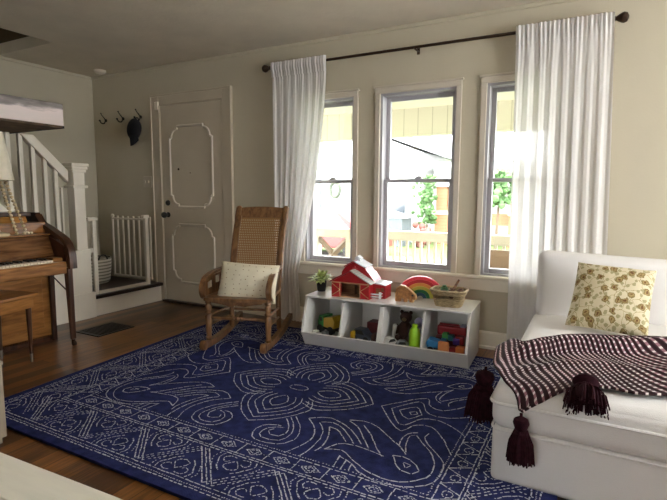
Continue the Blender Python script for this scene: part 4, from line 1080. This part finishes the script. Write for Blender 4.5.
def samp(P, t): i = t*(len(P)-1); k = min(int(i), len(P)-2); return P[k].lerp(P[k+1], i-k)
def throw(u_, v_):
    """u across from the left edge, v from back (0) to front (1)"""
    fr, bk2 = samp(front, u_), samp(back, u_)
    p = bk2.lerp(fr, v_)
    lw = max(0, 1-u_*5)
    l0 = samp(left, v_); base0 = back[0].lerp(front[0], v_)
    p = p+(l0-base0)*lw
    z = max(seat_z(p.x, p.y), .40 if p.y > CY0+.05 else 0)+.008
    # rolled folds running lengthwise
    z += .058*math.exp(-((v_-.30-.03*math.sin(u_*5))/.075)**2)*min(1, u_*5+.25)+.024*math.exp(-((v_-.07)/.06)**2)*(.3+min(.7, u_*4))+.012*math.exp(-((v_-.62-.08*u_)/.07)**2)
    z += .006*noise.noise(Vector((p.x*9, p.y*9, 0)))
    k = max(0, min(1, (CX0+.07-p.x)/.09)); k = k*k*(3-2*k)
    z = z*(1-k)+k*(.43-.5*max(0, CX0-p.x)+.035*math.exp(-((v_-.14)/.2)**2))
    k = max(0, min(1, (v_-.80)/.2)); k = k*k*(3-2*k)
    z = z*(1-k)+k*fr.z
    d = min(p.x-CX0+.006, p.y-CY0+.006)
    if d > 0:
        q = max(0, .05-d); z = max(z, .345+math.sqrt(max(0, .0025-q*q))+.035*(1-((p.x-cxm)/hxm)**4)*(1-((p.y-cym)/hym)**6)+.011)
    return Vector((p.x, p.y, z))
b = B()
# rows keep their spacing along u; a skew makes them lean to the right towards the front
b.grid(throw, 120, 60, lambda u_, v_: (u_*1.05-.14*(1-v_)*min(1, u_*2.5)*-1-.14*v_*u_*2.2, v_*.56), .010)
tb = thing('throw_blanket', 'maroon woven throw with white stitched rows draped over the chaise', 'throw blanket', (.1, -1.4, .42))
b.build('woven_cloth', M['throw'], tb, True, auto=180)
def tassel(c, d, L_, w, seed):
    """yarn tassel hanging from c in direction d"""
    rn = random.Random(seed); c = Vector(c); d = Vector(d).normalized(); a = d.cross(Vector((1, .3, .2))).normalized(); e = d.cross(a); b = B()
    b.tube([c, c+d*L_*.12], .006, 6)
    b.lathe([(.006, L_*.06), (w*.26, L_*.12), (w*.30, L_*.2), (w*.24, L_*.3), (w*.2, L_*.34), (w*.3, L_*.4), (w*.3, L_*.44)], c, d, 12)
    for k in range(230):
        ang = rn.uniform(0, 6.283); q = math.sqrt(rn.random()); rad0 = w*.22*q; rad1 = w*.5*q*rn.uniform(.85, 1.1); ln = L_*rn.uniform(.9, 1.03)
        dr = a*math.cos(ang)+e*math.sin(ang)
        b.tube([c+d*L_*.34+dr*rad0, c+d*L_*.6+dr*(rad0+(rad1-rad0)*.75), c+d*ln+dr*rad1], [.0035, .0035, .0026], 4)
    return b.build('tassel', M['tassel'], tb)
tassel((-.208, -1.824, .33), (.03, -.06, -1), .19, .10, 1)
tassel((-.385, -1.60, .41), (-.06, -.02, -1), .235, .14, 2)
tassel((0, -1.665, .462), (.02, -.80, -.52), .165, .16, 3)

# ================================================================ PIANO CORNER
pn = thing('piano', 'brown walnut spinet piano against the stairs at the left', 'piano', (-3.8, -2.2, 0))
PY1, PY0 = -1.44, -2.95
B().box(-4.07, -3.72, PY0, PY1-.03, .03, .93, .004).build('case', M['piano'], pn, False)
b = B(); b.prism([(-4.075, .0), (-3.70, .0), (-3.70, .56), (-3.66, .58), (-3.60, .80), (-3.70, .88), (-3.80, .93), (-3.83, 1.0), (-4.075, 1.0)], .035, 'y', PY1-.035, .004)
b.build('side_panel', M['piano_d'], pn, False)
# cheek arm: sweeps forward from the shoulder and down to the front leg
b = B(); pth = [(-3.84, .97), (-3.78, .905), (-3.70, .875), (-3.6, .835), (-3.52, .80), (-3.475, .765), (-3.448, .71), (-3.442, .65), (-3.44, .59)]
P = spline([(x, 0, z) for x, z in pth], 4)
b.grid(lambda u_, v_: (samp(P, v_).x, PY1-.05+.055*u_, samp(P, v_).z), 2, 40, None, .028); b.build('cheek', M['piano_d'], pn)
b = B(); b.prism([(-3.70, .56), (-3.46, .56), (-3.47, .70), (-3.50, .76), (-3.6, .80), (-3.70, .83)], .03, 'y', PY1-.04); b.build('arm_board', M['piano_d'], pn, False)
b = B(); b.prism([(-3.49, .60), (-3.436, .60), (-3.437, .05), (-3.458, .05)], .04, 'y', PY1-.055, .006); lg = b.build('leg', M['piano_d'], pn, False)
b = B(); b.lathe([(.014, .02), (.014, .05)], (-3.447, PY1-.035, 0), n=10); b.lathe([(.018, -.009), (.018, .009)], (-3.44, PY1-.035, .018), (0, 1, 0), 14); b.build('caster', M['bronze'], lg)
B().box(-3.70, -3.45, PY0, PY1-.05, .555, .635, .008, 3).build('key_bed', M['piano'], pn, False)
B().box(-3.50, -3.455, PY0, PY1-.05, .628, .645, .006).build('key_slip', M['piano'], pn, False)
B().box(-3.61, -3.49, PY1-.13, PY1-.055, .635, .675, .006).build('key_block', M['piano'], pn, False)
wk = None; y = PY1-.135
for k in range(36):
    yy = y-.0235*k
    if wk is None: wk = B().box(-3.605, -3.478, yy-.0225, yy, .635, .662, .002).build('white_key', M['ivory'], pn, False)
    else: copy_part(wk, pn, (0, -.0235*k, 0))
bk_ = None
for k in range(36):
    if k % 7 in (0, 3): continue
    off = -.0235*k
    if bk_ is None: bk_ = B().box(-3.605, -3.53, y-.0235*k-.005+.0, y-.0235*k+.007, .655, .674, .002).build('black_key', M['black'], pn, False); k0 = k
    else: copy_part(bk_, pn, (0, -.0235*(k-k0), 0))
b = B(); b.prism([(-3.61, .68), (-3.60, .68), (-3.655, .83), (-3.70, .835), (-3.72, .83), (-3.72, .68)], PY1-.05-PY0, 'y', PY0, .003); b.build('fallboard', wood('fallboard_veneer', '4f3019', '7d5430', .22, 5, (8, 1, 8)), pn, False)
B().box(-3.74, -3.635, PY0, PY1-.05, .835, .848, .004).build('music_shelf', M['piano'], pn, False)
b = B(); b.prism([(-3.735, .848), (-3.80, .975), (-3.815, .975), (-3.75, .848)], PY1-.13-PY0, 'y', PY0); b.build('music_desk', wood('golden_desk_panel', '8a5a26', 'b5803f', .3, 5, (8, 1, 8)), pn, False)
B().box(-4.08, -3.795, PY0, PY1-.09, .975, 1.005, .008, 3).build('lid', M['piano_d'], pn, False)
B().box(-3.79, -3.72, PY0, PY1-.03, 0, .05, .003).build('toe_rail', M['piano_d'], pn, False)
B().box(-3.722, -3.712, PY0, PY1-.09, .12, .53, .003).build('lower_panel', M['piano'], pn, False)
b = B(); b.tube([(-3.70, PY1-.045, .55), (-3.47, PY1-.03, .40)], .005, 6); b.build('stay_rod', M['piano_d'], pn)

# piano bench
bn = thing('piano_bench', 'low brown wooden piano bench with tapered legs in front of the piano', 'bench', (-3.42, -2.15, 0), R(14))
def bb(nm, fn, m=None, sm=False, parent=None): b = B(); fn(b); return b.build(nm, m or M['piano'], parent or bn, sm, world=False)
bx0, bx1, by0, by1 = -.16, .19, -.40, .33
bb('seat_top', lambda b: b.box(bx0, bx1, by0, by1, .455, .48, .008, 3))
bb('apron', lambda b: (b.box(bx0+.025, bx1-.025, by0+.03, by1-.03, .38, .455)))
for x, y_ in ((bx0+.04, by1-.05), (bx1-.05, by1-.05), (bx0+.04, by0+.05), (bx1-.05, by0+.05)):
    lg = bb('leg', lambda b: b.lathe([(.011, .055), (.019, .42), (.02, .455)], (x, y_, 0), n=12), M['piano_d'], True)
    o = bb('ferrule', lambda b: b.lathe([(.009, 0), (.012, .06)], (x, y_, 0), n=12), mat('pale_metal_ferrule', '8f8a80', .3, .1, 20, metal=.8), True, lg)

# table lamp with bead strands, small frame
LX, LY, LZ = -3.69, -1.84, .848
lp = thing('table_lamp', 'cream shaded table lamp on the piano at the left edge', 'lamp', (LX, LY, LZ))
b = B(); b.lathe([(.08, 0), (.085, .006), (.08, .018), (.03, .03), (.018, .06), (.022, .2), (.03, .26), (.016, .33), (.008, .36)], (LX, LY, LZ), n=24); b.build('lamp_base', mat('pale_turned_wood', 'c8b592', .5, .1, 12), lp)
b = B(); n = 40
b.grid(lambda u_, v_: (LX+(.13-.05*v_)*math.cos(u_*2*math.pi), LY+(.13-.05*v_)*math.sin(u_*2*math.pi), LZ+.39+.33*v_), n, 4, None, .003); b.build('lamp_shade', mat('cream_linen_shade', 'ddd3bd', .9, .05, 30), lp)
beads = thing('bead_garland', 'string of pale wooden beads draped from the lamp onto the piano', 'bead garland', (LX+.05, LY+.10, LZ))
mb = mat('pale_wood_bead', 'cdb892', .5, .12, 20)
bd0 = None
for p0, p1, n in (((LX+.03, LY+.03, LZ+.40), (LX+.06, LY+.105, LZ+.014), 16), ((LX+.0, LY+.08, LZ+.40), (LX+.045, LY+.18, LZ+.014), 16), ((LX+.045, LY+.165, LZ+.013), (LX+.055, LY+.21, LZ+.013), 3)):
    for k in range(n):
        q = Vector(p0).lerp(Vector(p1), k/(n-1))
        if bd0 is None: bd0 = B().ball(tuple(q), .0125, n=10).build('bead', mb, beads); q0 = q
        else: copy_part(bd0, beads, tuple(q-q0))
b = B(); b.box(-.07, .07, -.008, .008, 0, .17, .003); b.bm.transform(Matrix.Translation((-3.66, -1.93, LZ)) @ Matrix.Rotation(R(75), 4, 'Z') @ Matrix.Rotation(R(-14), 4, 'X'))
pf = thing('photo_frame', 'dark brown photo frame standing on the piano by the lamp', 'photo frame', (-3.66, -1.93, LZ))
b.build('frame', M['piano_d'], pf, False)
b = B(); b.box(-.05, .05, -.012, -.008, .02, .15); b.bm.transform(Matrix.Translation((-3.66, -1.93, LZ)) @ Matrix.Rotation(R(75), 4, 'Z') @ Matrix.Rotation(R(-14), 4, 'X')); b.build('picture', mat('dim_print', '4d3a35', .5, .3, 20), pf, False)

# ================================================================ NEAR LEFT: white table, cabinet corner
wt = thing('plank_table', 'low white plank-topped table at the bottom left corner', 'table', (-1.6, -3.35, 0), R(2.4))
M['plank'] = mat('white_painted_planks', 'e6e1d2', .45, .05, 6, stretch=(1, 6, 1))
b = B()
for k in range(5): b.box(-.95, .85, .30-.122*(k+1)+.003, .30-.122*k, .425, .45, .002)
b.build('table_top', M['plank'], wt, False, world=False)
B().box(-.9, .8, -.28, .27, .33, .424).build('apron', M['plank'], wt, False, world=False)
for x in (-.88, .78):
    for y_ in (-.26, .25): B().box(x-.03, x+.03, y_-.03, y_+.03, 0, .424, .003).build('leg', M['plank'], wt, False, world=False)
wc = thing('side_cabinet', 'small beige cabinet corner at the left edge by the rug', 'cabinet', (-2.55, -2.75, 0))
mc = mat('beige_painted_wood', '958875', .5, .05, 6)
B().box(-2.85, -2.345, -3.0, -2.54, .03, .37, .004).build('cabinet_body', mc, wc, False)
B().box(-2.86, -2.342, -3.01, -2.537, .37, .392, .004).build('cabinet_top', mc, wc, False)
B().box(-2.83, -2.36, -2.98, -2.555, 0, .03).build('plinth', mc, wc, False)

# ================================================================ OUTSIDE
M['porchc'] = stripes_mat('pale_yellow_porch_boards', 'c9c5ae', 'd6d2be', .10, 1, .93); M['beam'] = stripes_mat('pale_yellow_beam_boards', 'c5c3b2', 'a5a391', .17, 0, .06)
M['rail'] = mat('cream_railing_paint', 'bdb9aa', .5, .03, 6)
struct(B().box(-9, 4, .15, 2.1, -.16, -.06).build('floor_porch', mat('grey_porch_floor', '8c8880', .6, .1, 5), None, False))
struct(B().box(-9, 4, .15, 2.3, 2.14, 2.2).build('ceiling_porch', M['porchc'], None, False))
struct(B().box(-9, 4, 1.78, 1.95, 1.83, 2.14).build('trim_4', M['beam'], None, False))
def railing(name, label, x0, x1, kind):
    t = thing(name, label, 'porch railing', ((x0+x1)/2, 1.8, -.06))
    B().box(x0, x1, 1.74, 1.86, .61, .72, .008).build('top_rail', M['rail'], t, False)
    B().box(x0, x1, 1.77, 1.83, .10, .16, .004).build('bottom_rail', M['rail'], t, False)
    if kind == 'bal':
        n = int((x1-x0)/.085); f_ = B().box(x0+.04, x0+.07, 1.785, 1.815, .15, .62, .003).build('baluster', M['rail'], t, False)
        for k in range(1, n): copy_part(f_, t, (k*.085, 0, 0))
    else:
        for a, c in ((x0, x1), (x1, x0)): B().tube([(a, 1.8, .15), (c, 1.8, .62)], .04, 4).build('brace', mat('weathered_tan_board', '85776a', .7, .15, 8), t, False)
    for x in (x0, x1): B().box(x-.05, x+.05, 1.75, 1.85, -.06, .72, .004).build('rail_post', M['rail'], t, False)
railing('porch_railing', 'cream balustrade railing seen through the middle and right windows', -2.62, -.2, 'bal')
railing('porch_railing', 'cream railing section with an X brace seen through the left window', -3.22, -2.72, 'x')
# ground, lawns, street
struct(B().box(-40, 12, 2.1, 60, -.75, -.65).build('floor_garden', mat('bright_lawn', '55682f', .9, .3, 3), None, False))
struct(B().box(-40, 12, 7, 9.6, -.65, -.64).build('floor_street', mat('pale_asphalt', '7c7a77', .9, .1, 2), None, False))
M['siding'] = stripes_mat('white_clapboard', 'a8a8a8', 'c0c0c0', .16, 2, .9, .6)
M['roofg'] = mat('grey_roof_shingle', 'a2a2a4', .9, .2, 6); M['dkglass'] = mat('dim_window_glass', '454b50', .1, .1, 6)
hs = thing('white_house', 'white clapboard house across the street through the middle window', 'house', (-8.5, 15.5, -.65))
b = B(); b.box(-11.6, -5.75, 14, 19, -.65, 2.7); b.prism([(-11.6, 2.7), (-5.75, 2.7), (-8.8, 3.9)], 5, 'y', 14); b.build('house_walls', M['siding'], hs, False)
b = B(); b.prism([(-12.9, 2.55), (-8.8, 3.95), (-4.9, 2.5), (-4.9, 2.56), (-8.8, 4.02), (-12.9, 2.6)], 5.8, 'y', 13.6); b.build('house_roof', M['roofg'], hs, False)
for x, z in ((-6.5, 1.75), (-7.4, 1.75), (-6.7, .3)):
    w_ = B().box(x-.35, x+.35, 13.94, 14, z, z+1.0).build('house_window', M['siding'], hs, False); B().box(x-.28, x+.28, 13.92, 13.94, z+.08, z+.92).build('pane', M['dkglass'], w_, False)
d_ = B().box(-9.75, -9.1, 13.94, 14, -.3, 2.0).build('house_door', M['siding'], hs, False)
b = B(); b.tube([(-9.42+.22*math.cos(t), 13.9, 1.35+.30*math.sin(t)) for t in [i*math.pi/8 for i in range(16)]], .07, 8, close=True); b.build('wreath', mat('grey_green_wreath', '4c5246', .9, .3, 10), d_)
for x in (-10.4, -8.45): B().box(x-.28, x+.28, 13.94, 14, .6, 1.8).build('house_window', M['dkglass'], hs, False)
M['brick'] = stripes_mat('orange_tan_brick', '84583a', '96684a', .12, 2, .85)
nh = thing('brick_porch', 'orange brick porch columns of the neighbouring house across the street', 'porch', (-4, 14, -.65))
for x in (-4.98, -2.4): B().box(x-.2, x+.2, 13.8, 14.2, .55, 1.5).build('column', M['brick'], nh, False); B().box(x-.26, x+.26, 13.75, 14.25, .45, .58).build('cap', M['rail'], nh, False); B().box(x-.24, x+.24, 13.78, 14.22, -.65, .45).build('pier', M['brick'], nh, False)
B().box(-5.25, 1, 13.7, 17, 1.45, 2.3).build('porch_beam', M['siding'], nh, False)
B().box(-4.7, -2.65, 13.95, 14.1, .1, .5).build('porch_wall', M['brick'], nh, False)
B().box(-5.0, 1, 15.6, 15.9, -.65, 1.45).build('back_wall', M['siding'], nh, False)
M['foliage'] = mat('bright_green_foliage', '4a6a3c', .8, .35, 5); M['bark'] = mat('grey_bark', '5c4c3c', .9, .3, 10)
def tree(label, x, y_, z0, h, rad, seed):
    t = thing('tree', label, 'tree', (x, y_, -.65)); rn = random.Random(seed)
    B().tube([(x, y_, -.65), (x+.05, y_, z0)], [.05, .03], 8).build('trunk', M['bark'], t)
    b = B()
    for k in range(170):
        c = Vector((x+rn.gauss(0, rad*.45), y_+rn.gauss(0, rad*.4), z0+h*rn.random())); rr = bmesh.ops.create_icosphere(b.bm, subdivisions=1, radius=rad*rn.uniform(.12, .24))
        for v in rr['verts']: v.co = v.co*(1+.7*noise.noise(v.co*9+c*3))+c
    b.build('crown', M['foliage'], t)
tree('green tree beside the white house seen through the middle window', -5.42, 13.4, .1, 1.75, .40, 1)
tree('small green tree seen through the right window', -2.9, 13.0, .8, 1.2, .55, 2)
gs = thing('garage', 'grey shed behind the lawn seen through the middle window', 'shed', (-6.6, 12.6, -.65))
B().box(-7.6, -5.9, 12.2, 13.2, -.65, .35).build('shed_walls', mat('blue_grey_siding', '5c6468', .7, .08, 5), gs, False); b = B(); b.prism([(-7.75, .35), (-6.75, .62), (-5.75, .35)], 1.1, 'y', 12.15); b.build('shed_roof', M['roofg'], gs, False)
def parked(name, label, x, y_, L_, m):
    t = thing(name, label, 'car', (x, y_, -.64))
    b = B(); b.prism([(-L_/2, .25), (L_/2, .25), (L_/2, .7), (L_*.33, .82), (L_*.18, 1.3), (-L_*.22, 1.32), (-L_*.36, .85), (-L_/2, .78)], 1.6, 'y', -.8, .05); b.build('car_body', m, t, False, world=False)
    b = B(); b.prism([(L_*.27, .86), (L_*.16, 1.24), (-L_*.2, 1.26), (-L_*.3, .86)], 1.62, 'y', -.81); b.build('car_window', M['dkglass'], t, False, world=False)
    for xx in (-L_*.3, L_*.3):
        for yy in (-.75, .75): B().lathe([(.2, -.1), (.32, -.1), (.32, .1), (.2, .1)], (xx, yy, .32), (0, 1, 0), 16).build('wheel', M['black'], t, world=False)
parked('car', 'red car parked across the street seen through the left window', -7.1, 9.4, 3.6, mat('red_car_paint', '7c3634', .3, .05, 5))
b = B()
rn = random.Random(8)
for k in range(14):
    c = Vector((-5.25+rn.uniform(-.25, .25), 12.4+rn.uniform(-.2, .2), -.2+rn.uniform(-.4, .35))); rr = bmesh.ops.create_icosphere(b.bm, subdivisions=2, radius=.12)
    for v in rr['verts']: v.co = v.co*(1+.3*noise.noise(v.co*6+c))+c
tag(b.build('shrub', mat('reddish_bush', '6e4038', .8, .3, 8)), 'reddish bush on the lawn seen through the middle window', 'shrub')
# porch chair corner seen through the right window
pc = thing('porch_bench', 'tan wooden porch seat seen low through the right window', 'porch seat', (-.85, 1.25, -.06))
mt_ = mat('tan_porch_wood', '7c6854', .6, .1, 8)
B().box(-1.05, -.55, 1.0, 1.4, .32, .36, .004).build('seat', mt_, pc, False); B().box(-1.0, -.55, 1.38, 1.42, .36, .60, .004).build('backrest', mt_, pc, False)
for x in (-1.02, -.6):
    for y_ in (1.03, 1.37): B().box(x-.02, x+.02, y_-.02, y_+.02, -.06, .32).build('leg', mt_, pc, False)
# repeats of one kind share a group
GR = {'sheer_curtain': 'sheer curtains at the windows', 'toy_block': 'toy blocks in the cubbies', 'toy_car': 'toy cars in the cubbies', 'toy_box': 'toy boxes in the cubbies', 'pine_cone': 'pine cones in the seagrass basket', 'porch_railing': 'porch railings outside', 'tree': 'trees across the street'}
for o in COL.objects:
    if o.parent is None and 'label' in o and o.name.split('.')[0] in GR: o['group'] = GR[o.name.split('.')[0]]
